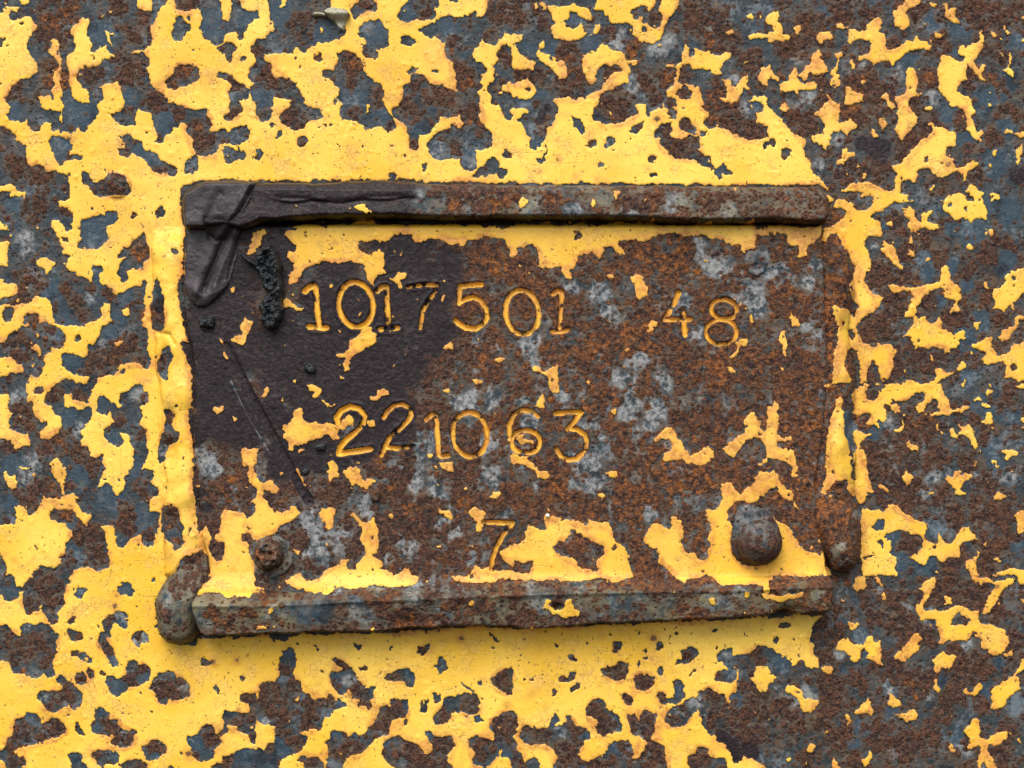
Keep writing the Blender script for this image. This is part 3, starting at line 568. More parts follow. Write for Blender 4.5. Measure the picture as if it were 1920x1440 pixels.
b 50 28 8 28 27 6 38 30 6 75 20 5 25 57 4 65 95 4 63 76 6 86 85 4 112 74 6 112 96 4 62 121 6 100 125 6 130 120 5 20 128 8 8 140 8 5 110 6 126 99 3 166 107 3 138 65 4 136 135 5 188 135 5 78 120 4 175 118 4
g 80 30 8 105 24 6 145 20 5 170 20 6 60 10 5 90 10 6 120 12 8 10 25 8 70 80 5 110 130 5 10 110 5
o 140 25 6 158 26 5 115 32 6 8 20 6 130 40 5
T 2 3 Y
N 0 3 10 3 20 4 28 3 45 4 50 5 60 3 70 3 80 5 88 3 92 0 120 0 124 3 130 5 134 2 142 1 148 1 153 3 158 7 170 6 182 6 188 8 188 18 192 18 192 30 170 33 130 34 100 35 60 37 30 40 0 40
Y 24 24 26 17 30 18 28 22 34 26 38 24 40 18 44 17 45 21 48 25 52 27 50 31 44 30 40 31 36 29 32 30 30 27
Y 148 17 152 17 153 21 150 22 148 19
Y 174 13 177 11 179 14 175 17
N 75 58 76 52 75 48 79 48 83 50 82 55 78 58
N 98 56 101 54 103 57 101 60
N 108 54 111 49 115 52 113 56 109 57
N 123 63 127 62 127 57 133 54 138 55 141 58 140 61 136 62 132 66 127 66 122 67
N 94 66 96 62 97 66 96 68
N 67 71 72 69 77 68 80 64 85 64 88 68 88 73 85 79 80 79 76 77 72 77 69 74
N 92 78 95 74 101 73 107 76 107 81 103 84 98 86 93 85 92 82
N 109 69 112 68 114 72 113 75 110 73
N 41 60 44 58 49 63 48 65 43 63
N 35 76 38 74 42 76 43 72 48 72 49 75 46 78 41 79 36 80
N 42 84 47 82 49 79 52 81 49 86 45 88 42 86
N 30 88 32 84 34 87 33 91 30 90
N 82 92 84 88 89 89 91 93 89 97 84 96
N 109 90 110 87 115 88 118 94 117 98 113 97
N 120 80 125 77 130 82 130 90 127 94 123 97 118 96 118 93 122 91 122 86 121 82
N 131 77 134 76 138 72 139 69 136 71
N 56 106 55 100 58 95 62 93 69 93 71 99 76 102 81 106 83 112 83 117 78 117 72 118 70 122 65 118 63 113 65 109 60 106
N 86 105 93 103 95 109 97 102 100 100 104 102 109 103 109 108 107 115 105 123 113 127 115 136 118 144 50 144 52 138 58 140 65 136 71 134 73 128 76 125 81 125 82 123 88 124 91 129 92 134 88 136 92 138 96 135 100 129 102 124 97 120 90 119 88 113
N 0 101 4 103 5 113 4 118 2 120 0 118
N 0 118 4 124 3 130 7 134 9 140 12 138 17 136 21 141 21 144 0 144
N 6 121 9 112 13 111 20 114 27 114 30 108 30 105 33 103 36 106 37 109 34 113 42 110 41 105 45 106 49 112 55 114 59 118 58 124 54 123 54 128 50 133 55 140 56 144 31 144 36 136 28 129 24 126 19 127 10 127
Y 33 111 36 110 36 113 33 113
N 115 109 116 104 121 99 126 97 131 93 134 91 139 92 139 88 137 87 140 86 145 86 148 84 152 87 158 88 161 96 162 99 163 90 165 88 169 87 170 80 170 70 167 68 163 70 158 66 154 64 154 58 158 55 164 54 166 55 166 60 172 60 178 58 185 53 192 52 192 68 186 67 183 68 182 74 178 77 182 80 185 84 190 88 192 86 192 144 188 142 185 140 175 136 168 142 165 132 160 126 154 123 154 119 148 119 144 113 142 106 139 101 134 105 131 111 126 113 120 114
N 151 75 153 72 158 70 165 69 169 70 168 77 165 81 160 80 153 79
Y 182 101 184 104 183 106
N 133 144 131 139 133 134 138 132 140 128 147 131 150 136 154 137 160 136 162 144
Y 170 144 175 134 178 138 182 141 187 143 186 144
c 57 50 1.5 37 44 1 43 46 1 33 52 1.5 118 46 1.2 5 64 1.2 152 41 2 144 68 1 19 91 .8 7 88 1 80 88 .8
r 10 30 8 45 32 6 5 12 6 100 4 8 110 5 10 130 27 8 140 30 8 33 22 4 78 54 4 101 57 3 111 54 3 130 58 4 80 73 7 99 78 6 86 92 4 113 92 4 121 80 3 63 100 7 70 112 8 90 112 7 100 108 7 105 130 12 95 135 10 85 128 5 42 130 12 20 120 8 48 115 7 120 108 5 128 100 4 150 105 8 180 80 8 185 100 10 170 110 10 180 120 10 160 122 6 140 137 8 148 92 6 185 60 5 70 142 8 3 108 4 5 138 6 37 76 3 32 88 3 137 72 3 60 142 8 165 100 6 158 76 4
b 75 18 7 88 20 6 97 14 4 55 120 5 33 107 4 45 73 3 47 84 3 127 86 4 162 73 5 170 93 6 78 130 5 70 136 4 90 132 3 55 142 3 176 75 4 112 71 3 160 60 4
k 165 128 8 170 136 8 160 122 6 180 130 8
g 10 8 6 20 22 8 50 6 5 150 18 8 170 12 6 140 95 6 145 105 5 125 102 4 36 115 4 160 62 3
o 45 28 5 105 20 4 130 28 5 140 22 4
T 3 3 N
Y 0 14 10 14 16 13 20 13 27 11 24 16 15 17 10 19 0 17
Y 0 0 6 0 2 4 0 8
Y 0 32 10 31 25 29 38 30 42 29 36 35 33 42 32 50 35 52 35 58 38 62 39 67 38 70 33 68 32 71 28 67 27 64 24 65 21 68 19 69 16 64 13 61 8 58 5 57 4 54 0 53
N 8 38 11 35 17 35 18 38 15 40 10 40
N 4 46 7 45 9 48 7 51 4 49
N 23 65 26 62 28 64 28 68
Y 40 70 44 68 48 67 49 73 46 75 42 73
Y 0 71 5 74 7 76 4 79 0 82
Y 13 86 15 83 20 82 24 84 27 88 28 92 34 93 38 93 38 97 34 100 32 103 27 102 24 97 22 92 17 88
Y 50 55 55 49 60 46 62 50 66 51 69 51 72 52 74 47 77 44 79 48 82 51 84 48 87 48 85 52 86 56 84 60 86 66 87 69 82 66 78 63 73 63 76 57 72 53 70 56 69 61 65 66 61 60 58 56 52 55
Y 60 34 64 36 69 36 68 40 64 41 61 38
Y 64 6 65 0 72 0 74 4 72 9 68 10 67 13 65 10
Y 81 2 85 2 86 7 85 10 87 13 90 18 87 18 86 14 84 7 82 5
Y 94 60 98 57 102 54 104 51 108 46 113 43 116 46 114 51 114 55 109 58 106 61 102 64 99 62 96 63
Y 115 8 119 4 124 2 126 0 126 8 122 12 120 17 117 22 117 25 121 26 127 26 133 27 137 25 140 22 147 23 151 26 158 27 159 32 160 35 165 36 171 38 176 40 178 43 181 46 181 52 177 57 174 60 170 60 165 56 160 54 161 48 156 43 153 41 152 46 148 48 142 48 136 49 131 51 126 52 129 48 129 43 127 37 127 33 122 33 116 35 114 32 111 28 112 22 115 20 116 12
N 137 34 142 29 145 27 149 30 152 34 149 37 143 37 138 37
N 164 47 167 45 166 49
Y 132 14 138 16 138 21 133 20
Y 152 0 165 2 168 2 170 5 178 2 185 3 184 6 177 9 174 14 172 19 168 24 166 28 160 30 162 24 165 18 168 13 171 8 166 5 160 6 155 5
Y 186 0 192 0 192 8 188 5
Y 190 18 192 17 192 22
Y 123 64 127 60 131 57 134 60 140 59 141 60 139 65 136 70 131 68 129 71 127 74 124 70 125 67
Y 124 77 127 77 127 83 130 86 127 88 124 85
Y 145 86 148 83 150 86 154 86 157 81 160 81 161 85 156 90 150 89
Y 176 59 181 57 184 54 184 60 178 60
Y 192 62 188 68 185 75 178 79 174 82 169 84 168 88 168 94 167 100 173 100 178 99 178 96 180 92 186 88 190 86 188 80 187 74 190 71 192 70
Y 91 87 93 89 96 92 99 93 101 98 96 99 90 98
Y 94 106 100 104 104 104 107 101 112 101 114 105 111 108 104 109 98 107
Y 70 98 74 94 76 91 77 97 80 103 79 106 74 103 66 104 64 102
Y 44 115 46 118 42 120
Y 28 130 32 126 36 129 33 132 29 132
Y 14 138 17 134 17 140 15 140
Y 26 138 30 139 31 142
Y 48 136 53 140 54 144 48 144
Y 70 138 74 136 77 131 79 136 77 140 72 144 71 140
Y 137 124 139 127 141 131 139 134 137 130
Y 147 115 152 112 154 107 158 106 160 112 159 122 165 124 166 122 171 118 177 118 182 117 180 121 174 125 170 127 166 126 164 131 167 136 172 143 176 144 157 144 158 138 160 132 158 127 150 130 152 124 150 119
N 160 142 163 139 165 144 160 144
Y 185 124 188 122 190 127
Y 0 106 4 105 0 109
Y 136 103 138 106 137 108
Y 57 104 62 108 58 113 62 112 64 106
r 60 25 8 75 15 10 95 20 8 80 30 8 50 45 8 75 20 6 130 12 10 155 15 10 140 18 6 100 35 10 100 75 10 90 70 10 70 75 8 50 80 12 20 110 10 45 95 10 40 110 8 55 120 10 80 120 12 100 125 14 130 105 8 120 45 8 145 70 10 160 70 10 170 25 8 180 50 8 140 90 8 120 120 8 180 115 8 175 135 8 110 50 8 120 75 6 150 125 5 30 140 8 65 140 6 45 60 6 115 85 8 140 55 6 10 97 8 160 95 6 5 8 6 40 18 5
b 78 14 5 62 25 7 70 47 6 58 33 5 105 68 5 57 72 4 95 103 5 70 115 7 67 125 5 145 122 6 188 95 7 10 65 7 168 85 6 130 78 5 75 58 4 175 65 6 130 80 5 165 65 5
g 10 88 6 35 12 6 30 88 5 92 85 5 120 90 5 140 30 4 105 25 5 20 95 5 85 10 5 148 130 6 94 132 4 55 58 5 120 30 6 150 50 5
o 95 97 4 110 92 5 60 5 5 15 5 6 108 78 5 12 26 5
"""

# ------------------------------------------------------------ noise helpers
def vnoise(X, Y, cell, seed):
    """smooth value noise in 0..1"""
    rng = np.random.default_rng(seed)
    n = 128
    t = rng.random((n, n)).astype(np.float32)
    x = X / cell + 1000.0
    y = Y / cell + 1000.0
    xi = np.floor(x).astype(np.int64); yi = np.floor(y).astype(np.int64)
    fx = (x - xi).astype(np.float32); fy = (y - yi).astype(np.float32)
    fx = fx * fx * (3 - 2 * fx); fy = fy * fy * (3 - 2 * fy)
    x0 = xi % n; x1 = (xi + 1) % n; y0 = yi % n; y1 = (yi + 1) % n
    return (t[y0, x0] * (1 - fx) + t[y0, x1] * fx) * (1 - fy) + (t[y1, x0] * (1 - fx) + t[y1, x1] * fx) * fy

def fbm(X, Y, cell, octaves, seed, gain=0.5):
    a, tot, out = 1.0, 0.0, 0.0
    for i in range(octaves):
        c = cell / (2 ** i); ang = 0.6 * i + seed
        xr = X * math.cos(ang) - Y * math.sin(ang); yr = X * math.sin(ang) + Y * math.cos(ang)
        out = out + a * vnoise(xr, yr, c, seed * 31 + i)
        tot += a; a *= gain
    return out / tot

def sstep(a, b, x):
    t = np.clip((x - a) / (b - a), 0, 1)
    return t * t * (3 - 2 * t)

def gauss(a, sigma):
    r = int(3 * sigma + 1)
    k = np.exp(-0.5 * (np.arange(-r, r + 1) / sigma) ** 2); k = (k / k.sum()).astype(np.float32)
    p = np.pad(a, ((r, r), (0, 0)), mode='reflect')
    out = np.zeros_like(a)
    for i in range(2 * r + 1): out += k[i] * p[i:i + a.shape[0]]
    p = np.pad(out, ((0, 0), (r, r)), mode='reflect')
    res = np.zeros_like(a)
    for i in range(2 * r + 1): res += k[i] * p[:, i:i + a.shape[1]]
    return res

def sample(F, X, Y, step=1.0):
    h, w = F.shape
    ox = np.maximum(-X, 0) + np.maximum(X - (W - 1), 0); oy = np.maximum(-Y, 0) + np.maximum(Y - (H - 1), 0)
    X, Y = X - .9 * oy, Y + .9 * ox                     # beyond the frame the wear goes on, sheared so that it does not mirror
    x = np.abs(X) ; x = np.where(x > W - 1, 2 * (W - 1) - x, x)
    y = np.abs(Y) ; y = np.where(y > H - 1, 2 * (H - 1) - y, y)
    x = np.clip(x / step, 0, w - 1.001); y = np.clip(y / step, 0, h - 1.001)
    xi = x.astype(np.int64); yi = y.astype(np.int64); fx = x - xi; fy = y - yi
    return (F[yi, xi] * (1 - fx) + F[yi, xi + 1] * fx) * (1 - fy) + (F[yi + 1, xi] * (1 - fx) + F[yi + 1, xi + 1] * fx) * fy

# ------------------------------------------------------------ where paint is left and what the bare steel looks like
M = np.zeros((H, W), np.float32)
def fill(pts, v, x0=0, y0=0, x1=W, y1=H):
    px = np.array([p[0] for p in pts]); py = np.array([p[1] for p in pts])
    bx0 = max(x0, int(px.min())); bx1 = min(x1, int(px.max()) + 2)
    by0 = max(y0, int(py.min())); by1 = min(y1, int(py.max()) + 2)
    if bx0 >= bx1 or by0 >= by1: return
    xs = np.arange(bx0, bx1) + 0.5; ys = (np.arange(by0, by1) + 0.5)[:, None]
    ins = np.zeros((by1 - by0, bx1 - bx0), bool)
    n = len(pts)
    for i in range(n):
        ax, ay = pts[i]; cx, cy = pts[(i + 1) % n]
        if ay == cy: continue
        cond = (ay > ys) != (cy > ys)
        xin = (cx - ax) * (ys - ay) / (cy - ay) + ax
        ins ^= cond & (xs < xin)
    M[by0:by1, bx0:bx1][ins] = v

HS = 2
SX, SY = np.meshgrid(np.arange(0, W, HS) + 0.5, np.arange(0, H, HS) + 0.5)
SX = SX.astype(np.float32); SY = SY.astype(np.float32)
tone = {k: np.zeros(SX.shape, np.float32) for k in 'rbgok'}
wx = SX + 26 * (fbm(SX, SY, 34, 3, 3) - 0.5); wy = SY + 26 * (fbm(SX, SY, 34, 3, 4) - 0.5)
def splat(kind, x, y, r):
    j0 = max(0, int((x - 1.7 * r - 14) / HS)); j1 = min(SX.shape[1], int((x + 1.7 * r + 14) / HS) + 1)
    i0 = max(0, int((y - 1.7 * r - 14) / HS)); i1 = min(SX.shape[0], int((y + 1.7 * r + 14) / HS) + 1)
    if j0 >= j1 or i0 >= i1: return
    d = np.hypot(wx[i0:i1, j0:j1] - x, wy[i0:i1, j0:j1] - y) / r
    t = tone[kind][i0:i1, j0:j1]
    np.maximum(t, 1 - sstep(0.45, 1.55, d), out=t)
tx = ty = 0
for line in TRACE.strip().splitlines():
    w = line.split()
    if w[0] == 'T':
        tx, ty = int(w[1]) * 480, int(w[2]) * 360
        M[ty:ty + 360, tx:tx + 480] = 1.0 if w[3] == 'Y' else 0.0
        continue
    v = [float(q) for q in w[1:]]
    if w[0] in 'YN':
        pts = [(tx + 2.5 * v[i], ty + 2.5 * v[i + 1]) for i in range(0, len(v) - 1, 2)]
        fill(pts, 1.0 if w[0] == 'Y' else 0.0, tx, ty, tx + 480, ty + 360)
    elif w[0] == 'c':
        for i in range(0, len(v) - 2, 3):
            cx, cy, r = tx + 2.5 * v[i], ty + 2.5 * v[i + 1], 2.5 * v[i + 2]
            fill([(cx + r * random.Random(i * 7 + q).uniform(.7, 1.25) * math.cos(q * .7), cy + r * random.Random(i * 5 + q).uniform(.7, 1.25) * math.sin(q * .7)) for q in range(9)], 0.0, tx, ty, tx + 480, ty + 360)
    else:
        for i in range(0, len(v) - 2, 3):
            splat(w[0], tx + 2.5 * v[i], ty + 2.5 * v[i + 1], 2.5 * v[i + 2])
# small chips in the paint and crumbs of paint left on the steel
rnd = random.Random(5)
def blot(x, y, r, v):
    a0 = rnd.uniform(0, 6.3); e = rnd.uniform(0.45, 1.0)
    pts = []
    for q in range(8):
        a = q * math.pi / 4; rr = r * rnd.uniform(.6, 1.3)
        ux, uy = rr * math.cos(a), rr * e * math.sin(a)
        pts.append((x + ux * math.cos(a0) - uy * math.sin(a0), y + ux * math.sin(a0) + uy * math.cos(a0)))
    fill(pts, v)
M0 = M.copy()
for _ in range(900):
    x, y = rnd.uniform(3, W - 4), rnd.uniform(3, H - 4)
    if M0[int(y), int(x)] > .5: blot(x, y, rnd.choice([1.2, 1.6, 2, 2.4, 3.2]), 0.0)
for _ in range(240):
    x, y = rnd.uniform(480, 1500), 1170 + rnd.random() ** 2 * 130
    if M0[int(y), int(x)] > .5: blot(x, y, rnd.choice([1.5, 2, 2.6, 3.4]), 0.0)
for _ in range(110):
    x, y = rnd.uniform(540, 1400), rnd.uniform(425, 500)
    if M0[int(y), int(x)] > .5: blot(x, y, rnd.choice([1.5, 2, 2.6, 3.2]), 0.0)
gy_, gx_ = np.nonzero((np.abs(np.diff(M0, axis=0))[:, :-1] + np.abs(np.diff(M0, axis=1))[:-1]) > .5)
for _ in range(1700):
    q = rnd.randrange(len(gx_)); x, y = gx_[q] + rnd.gauss(0, 6), gy_[q] + rnd.gauss(0, 6)
    blot(x, y, rnd.choice([1.4, 1.8, 2.2, 3.0, 3.8]), float(rnd.random() < .5))
for _ in range(420):
    x, y = rnd.uniform(3, W - 4), rnd.uniform(3, H - 4)
    if M0[int(y), int(x)] < .5: blot(x, y, rnd.choice([1.2, 1.6, 2, 2.6, 3.4]), 1.0)

for _ in range(130):
    x, y = rnd.uniform(3, W - 4), rnd.uniform(3, H - 4)
    if M0[int(y), int(x)] > .5:
        r_ = rnd.choice([4, 5, 6, 8]); splat('o', x, y, r_ * 1.6)
        if rnd.random() < .6: blot(x, y, r_ * .55, 0.0)
GX, GY = np.meshgrid(np.arange(W, dtype=np.float32) + .5, np.arange(H, dtype=np.float32) + .5)
P = .74 * gauss(M, 1.0) + .26 * gauss(M, 3.6)
dx = 8 * (fbm(GX, GY, 15, 3, 7) - .5) + 6 * (fbm(GX, GY, 5, 2, 8) - .5)
dy = 8 * (fbm(GX, GY, 15, 3, 9) - .5) + 6 * (fbm(GX, GY, 5, 2, 10) - .5)
P = sample(P, np.clip(GX + dx - .5, 0, W - 2), np.clip(GY + dy - .5, 0, H - 2))
P = np.clip(P + .03 * (P > .02) + 0.22 * (fbm(GX, GY, 7, 2, 11) - .5) * np.where(P > .02, 1, 0), 0, 1).astype(np.float32)

Ps = gauss(sample(P, SX - .5, SY - .5), 1.2)
plate_zone = sstep(330, 380, SX) * (1 - sstep(1560, 1600, SX)) * sstep(410, 440, SY) * (1 - sstep(1090, 1110, SY))
R = 0.30 + 0.62 * tone['r'] - 0.42 * tone['b'] - (0.30 + .28 * plate_zone) * tone['g'] * (1 - .3 * tone['r'])
R = R + 0.30 * plate_zone + 0.55 * (fbm(SX, SY, 46, 4, 21) - .5) + 0.12 * sstep(1250, 1600, SX)
run = fbm(SX, SY * .16, 15, 3, 25) - .5                # rust runs down the lower half of the plate
R = R + .75 * run * plate_zone * sstep(560, 800, SY)
R = np.clip(R, 0, 1).astype(np.float32)
DARK = np.clip(tone['k'], 0, 1).astype(np.float32)
def bleed(sg):
    a_ = gauss(R * (1 - Ps), sg); b_ = gauss(1 - Ps, sg)
    return a_ / (b_ + .04) * sstep(.02, .42, b_)
STAIN = 1.1 * bleed(3.5) + 1.3 * bleed(8)
STAIN = np.clip((STAIN - .55) * (.4 + 2.2 * sstep(.35, .65, fbm(SX, SY, 34, 4, 23))), 0, 1) + .45 * tone['o'] * Ps
STAIN = np.clip(STAIN + 0.45 * sstep(.62, .8, fbm(SX, SY, 90, 4, 29)) * .6 + .18 * plate_zone * Ps, 0, 1).astype(np.float32)
PALE = np.clip(tone['g'] * (1 + .35 * plate_zone) + plate_zone * .55 * sstep(.60, .72, fbm(SX, SY, 60, 4, 27)) * sstep(800, 960, SX) + plate_zone * sstep(560, 800, SY) * sstep(.06, .24, -run) * .7, 0, 1).astype(np.float32)
SLATE = np.clip(tone['b'], 0, 1).astype(np.float32)
ORANGE = np.clip(tone['o'] + .48 * plate_zone * sstep(760, 960, SX), 0, 1).astype(np.float32)

# relief shared by every corroded surface (trace units)
def relief(X, Y):
    p = sstep(.40, .60, sample(P, X, Y))
    r = sample(R, X, Y, HS)
    k = sample(DARK, X, Y, HS)
    lump = fbm(X, Y, 11, 3, 41, .6) - .5
    fine = fbm(X, Y, 4.2, 2, 43) - .5
    wave = fbm(X, Y, 60, 3, 45) - .5
    bare = (.8 + 4.6 * r) * lump + (.5 + 2.4 * r) * fine - .4
    bare = bare * (1 - .65 * k)
    bl = np.clip(fbm(X, Y, 13, 3, 47) - .68, 0, 1) * 6
    return 3.0 * wave + (1 - p) * bare + p * (1.5 + .25 * lump + bl)

# ------------------------------------------------------------ materials
def nodes_of(name):
    m = bpy.data.materials.new(name); m.use_nodes = True
    return m, m.node_tree.nodes, m.node_tree.links, m.node_tree.nodes['Principled BSDF']

class NB:
    def __init__(s, nt): s.n = nt.nodes; s.l = nt.links
    def put(s, sock, v):
        if isinstance(v, (int, float)): sock.default_value = v
        elif isinstance(v, tuple): sock.default_value = v if len(v) == 4 else (*v, 1.0)
        else: s.l.new(v, sock)
    def math(s, op, a, b=0.0, c=0.0, clamp=False):
        n = s.n.new('ShaderNodeMath'); n.operation = op; n.use_clamp = clamp
        s.put(n.inputs[0], a); s.put(n.inputs[1], b); s.put(n.inputs[2], c); return n.outputs[0]
    def add(s, a, b): return s.math('ADD', a, b)
    def mul(s, a, b): return s.math('MULTIPLY', a, b)
    def ss(s, x, a, b):
        n = s.n.new('ShaderNodeMapRange'); n.interpolation_type = 'SMOOTHSTEP'
        s.put(n.inputs[0], x); s.put(n.inputs[1], a); s.put(n.inputs[2], b); n.inputs[3].default_value = 0; n.inputs[4].default_value = 1
        return n.outputs[0]
    def mix(s, f, a, b):
        n = s.n.new('ShaderNodeMix'); n.data_type = 'RGBA'
        s.put(n.inputs[0], f); s.put(n.inputs[6], a); s.put(n.inputs[7], b); return n.outputs[2]
    def noise(s, vec, size, detail=3.0, rough=.55, off=0.0):
        n = s.n.new('ShaderNodeTexNoise'); n.noise_dimensions = '4D'
        s.l.new(vec, n.inputs['Vector']); n.inputs['W'].default_value = off
        n.inputs['Scale'].default_value = 1.0 / (size * S); n.inputs['Detail'].default_value = detail; n.inputs['Roughness'].default_value = rough
        return n.outputs[0]
    def vor(s, vec, size, feature='F1', rnd_=1.0):
        n = s.n.new('ShaderNodeTexVoronoi'); n.feature = feature
        s.l.new(vec, n.inputs['Vector']); n.inputs['Scale'].default_value = 1.0 / (size * S); n.inputs['Randomness'].default_value = rnd_
        return n
    def attr(s, name):
        n = s.n.new('ShaderNodeAttribute'); n.attribute_name = name; n.attribute_type = 'GEOMETRY'
        x = s.n.new('ShaderNodeSeparateXYZ'); s.l.new(n.outputs['Vector'], x.inputs[0]); return x.outputs
    def warp(s, vec, size, amt):
        n = s.n.new('ShaderNodeTexNoise'); s.l.new(vec, n.inputs['Vector']); n.inputs['Scale'].default_value = 1.0 / (size * S); n.inputs['Detail'].default_value = 2
        v = s.n.new('ShaderNodeVectorMath'); v.operation = 'SUBTRACT'; s.l.new(n.outputs['Color'], v.inputs[0]); v.inputs[1].default_value = (.5, .5, .5)
        w_ = s.n.new('ShaderNodeVectorMath'); w_.operation = 'SCALE'; s.l.new(v.outputs[0], w_.inputs[0]); w_.inputs['Scale'].default_value = amt * S
        a = s.n.new('ShaderNodeVectorMath'); a.operation = 'ADD'; s.l.new(vec, a.inputs[0]); s.l.new(w_.outputs[0], a.inputs[1]); return a.outputs[0]

def corroded(name):
    m, n, l, bsdf = nodes_of(name)
    b = NB(m.node_tree)
    tc = n.new('ShaderNodeTexCoord'); v = tc.outputs['Object']
    paint, rust, stain = b.attr('layer_a')[:3]
    slate, pale, orange = b.attr('layer_b')[:3]
    dark, tan, _ = b.attr('layer_c')[:3]
    n3 = b.noise(v, 3.2, 3, .6, 1.0); n7 = b.noise(v, 8, 4, .6, 2.0); n14 = b.noise(v, 17, 4, .6, 3.0); n40 = b.noise(v, 48, 4, .55, 4.0); n160 = b.noise(v, 190, 3, .5, 5.0)
    # paint edge
    pe = b.add(paint, b.add(b.mul(b.add(n3, -.5), .46), b.mul(b.add(n7, -.5), .46)))
    pm = b.ss(pe, .45, .55)
    # ---- bare steel: slate primer / mill scale, pale patches
    c_sl = b.mix(b.ss(n40, .35, .68), (.028, .038, .042), (.024, .040, .052))
    c_sl = b.mix(b.mul(slate, .8), c_sl, (.031, .057, .082))
    c_sl = b.mix(b.mul(b.ss(n14, .48, .72), .55), c_sl, (.092, .108, .112))
    c_sl = b.mix(b.mul(b.ss(n7, .56, .72), .40), c_sl, (.15, .165, .17))
    n55 = b.noise(v, 62, 4, .62, 15.0)
    c_sl = b.mix(b.mul(b.ss(b.add(b.mul(n55, .7), b.mul(n7, .3)), .53, .63), .75), c_sl, (.135, .165, .185))
    c_sl = b.mix(b.mul(b.ss(b.add(b.mul(n55, .75), b.mul(n14, .25)), .46, .38), .75), c_sl, (.010, .013, .018))
    c_gr = b.mix(b.ss(n7, .3, .7), (.120, .127, .130), (.29, .295, .29))
    metal = b.mix(b.math('MULTIPLY', pale, b.ss(b.add(b.mul(n14, .45), b.add(b.mul(n7, .25), b.mul(n40, .3))), .43, .55), clamp=True), c_sl, c_gr)
    metal = b.mix(b.mul(b.ss(n3, .56, .72), .40), metal, (.22, .225, .22))
    metal = b.mix(b.math('MULTIPLY', b.add(tan, b.mul(b.ss(n40, .60, .75), .35)), b.ss(n14, .30, .58), clamp=True), metal, b.mix(n7, (.135, .115, .060), (.25, .225, .14)))
    # brown bloom creeping over the steel wherever rust is near
    bloom = b.math('MULTIPLY', b.ss(rust, .20, .55), b.ss(b.add(b.mul(n14, .6), b.mul(n40, .4)), .36, .60), clamp=True)
    metal = b.mix(b.mul(bloom, .80), metal, b.mix(n7, (.055, .036, .023), (.135, .088, .050)))
    # ---- rust: round pits that crowd together into scale
    va = b.vor(b.warp(v, 12, 9), 15); da = va.outputs['Distance']
    vb = b.vor(b.warp(v, 7, 5), 8.5); db = vb.outputs['Distance']
    ca = n.new('ShaderNodeSeparateColor'); l.new(va.outputs['Color'], ca.inputs[0])
    cb = n.new('ShaderNodeSeparateColor'); l.new(vb.outputs['Color'], cb.inputs[0])
    ra, ra2, ra3 = ca.outputs; rb_, rb2, rb3 = cb.outputs
    big = b.add(b.mul(b.math('SUBTRACT', .42, da), 1.1), b.mul(b.add(ra, -.5), .62))
    small = b.add(b.mul(b.math('SUBTRACT', .40, db), .9), b.mul(b.add(rb_, -.5), .70))
    re0 = b.add(b.add(b.mul(rust, .78), .03), b.add(b.mul(b.add(n14, -.5), .50), b.mul(b.add(n3, -.5), .34)))
    rA = b.ss(b.add(re0, big), .44, .72)
    rB = b.ss(b.add(re0, small), .52, .76)
    hal = b.ss(b.add(re0, big), .28, .52)
    metal = b.mix(b.mul(hal, .50), metal, b.mix(n7, (.075, .036, .018), (.165, .082, .034)))
    rm = b.math('MAXIMUM', rA, rB)
    c_ru = b.mix(b.ss(n7, .36, .64), (.014, .009, .009), (.108, .047, .027))
    c_ru = b.mix(b.mul(b.ss(ra2, .35, .85), .55), c_ru, (.027, .020, .022))
    c_ru = b.mix(b.mul(b.ss(rb2, .55, .9), .45), c_ru, (.135, .066, .038))
    c_ru = b.mix(b.mul(b.ss(n3, .52, .68), .42), c_ru, (.250, .155, .100))
    c_ru = b.mix(b.mul(b.ss(n3, .47, .35), .65), c_ru, (.011, .007, .007))
    c_or = b.mix(b.ss(n7, .35, .65), (.105, .036, .012), (.34, .125, .034))
    c_or = b.mix(b.mul(b.ss(n3, .48, .36), .75), c_or, (.022, .010, .007))
    c_ru = b.mix(b.math('MULTIPLY', b.add(b.mul(orange, .85), b.mul(b.add(n40, -.45), .6)), b.ss(b.add(b.mul(n14, .6), b.mul(rb3, .4)), .38, .62), clamp=True), c_ru, c_or)
    pit = b.mul(b.ss(db, .34, .14), b.ss(b.add(rb2, b.mul(rust, .5)), .60, .76))
    pit = b.mul(pit, b.math('SUBTRACT', 1.0, b.mul(slate, .55)))
    base = b.mix(rm, metal, c_ru)
    base = b.mix(b.mul(pit, .7), base, b.mix(n7, (.020, .013, .013), (.050, .024, .018)))
    # ---- old tarry film
    c_dk = b.mix(b.ss(n7, .3, .7), (.009, .0065, .0078), (.025, .018, .0205))
    c_dk = b.mix(b.mul(b.ss(n14, .58, .7), .6), c_dk, (.060, .034, .028))
    dm = b.ss(b.add(dark, b.add(b.mul(b.add(n14, -.5), 1.0), b.add(b.mul(b.add(n40, -.5), .9), b.mul(b.add(n7, -.5), .5)))), .24, .72)
    c_dk = b.mix(b.mul(b.ss(n3, .54, .70), .35), c_dk, (.085, .062, .055))
    base = b.mix(dm, base, c_dk)
    # ---- yellow paint
    c_y = b.mix(b.ss(n160, .35, .65), (.75, .435, .026), (.85, .545, .075))
    c_y = b.mix(b.mul(b.ss(b.add(b.mul(n40, .6), b.mul(n14, .4)), .50, .66), .55), c_y, (.88, .61, .16))
    st = b.math('ADD', b.mul(stain, b.add(.30, b.mul(b.ss(n14, .30, .68), .9))), b.mul(b.ss(b.add(b.mul(n14, .5), b.mul(n40, .5)), .54, .70), .34), clamp=True)
    c_y = b.mix(b.mul(st, .85), c_y, b.mix(b.ss(n7, .35, .65), (.42, .145, .026), (.70, .31, .070)))
    rim = b.mul(b.ss(pe, .86, .56), b.add(.15, b.mul(b.ss(stain, .02, .30), .75)))
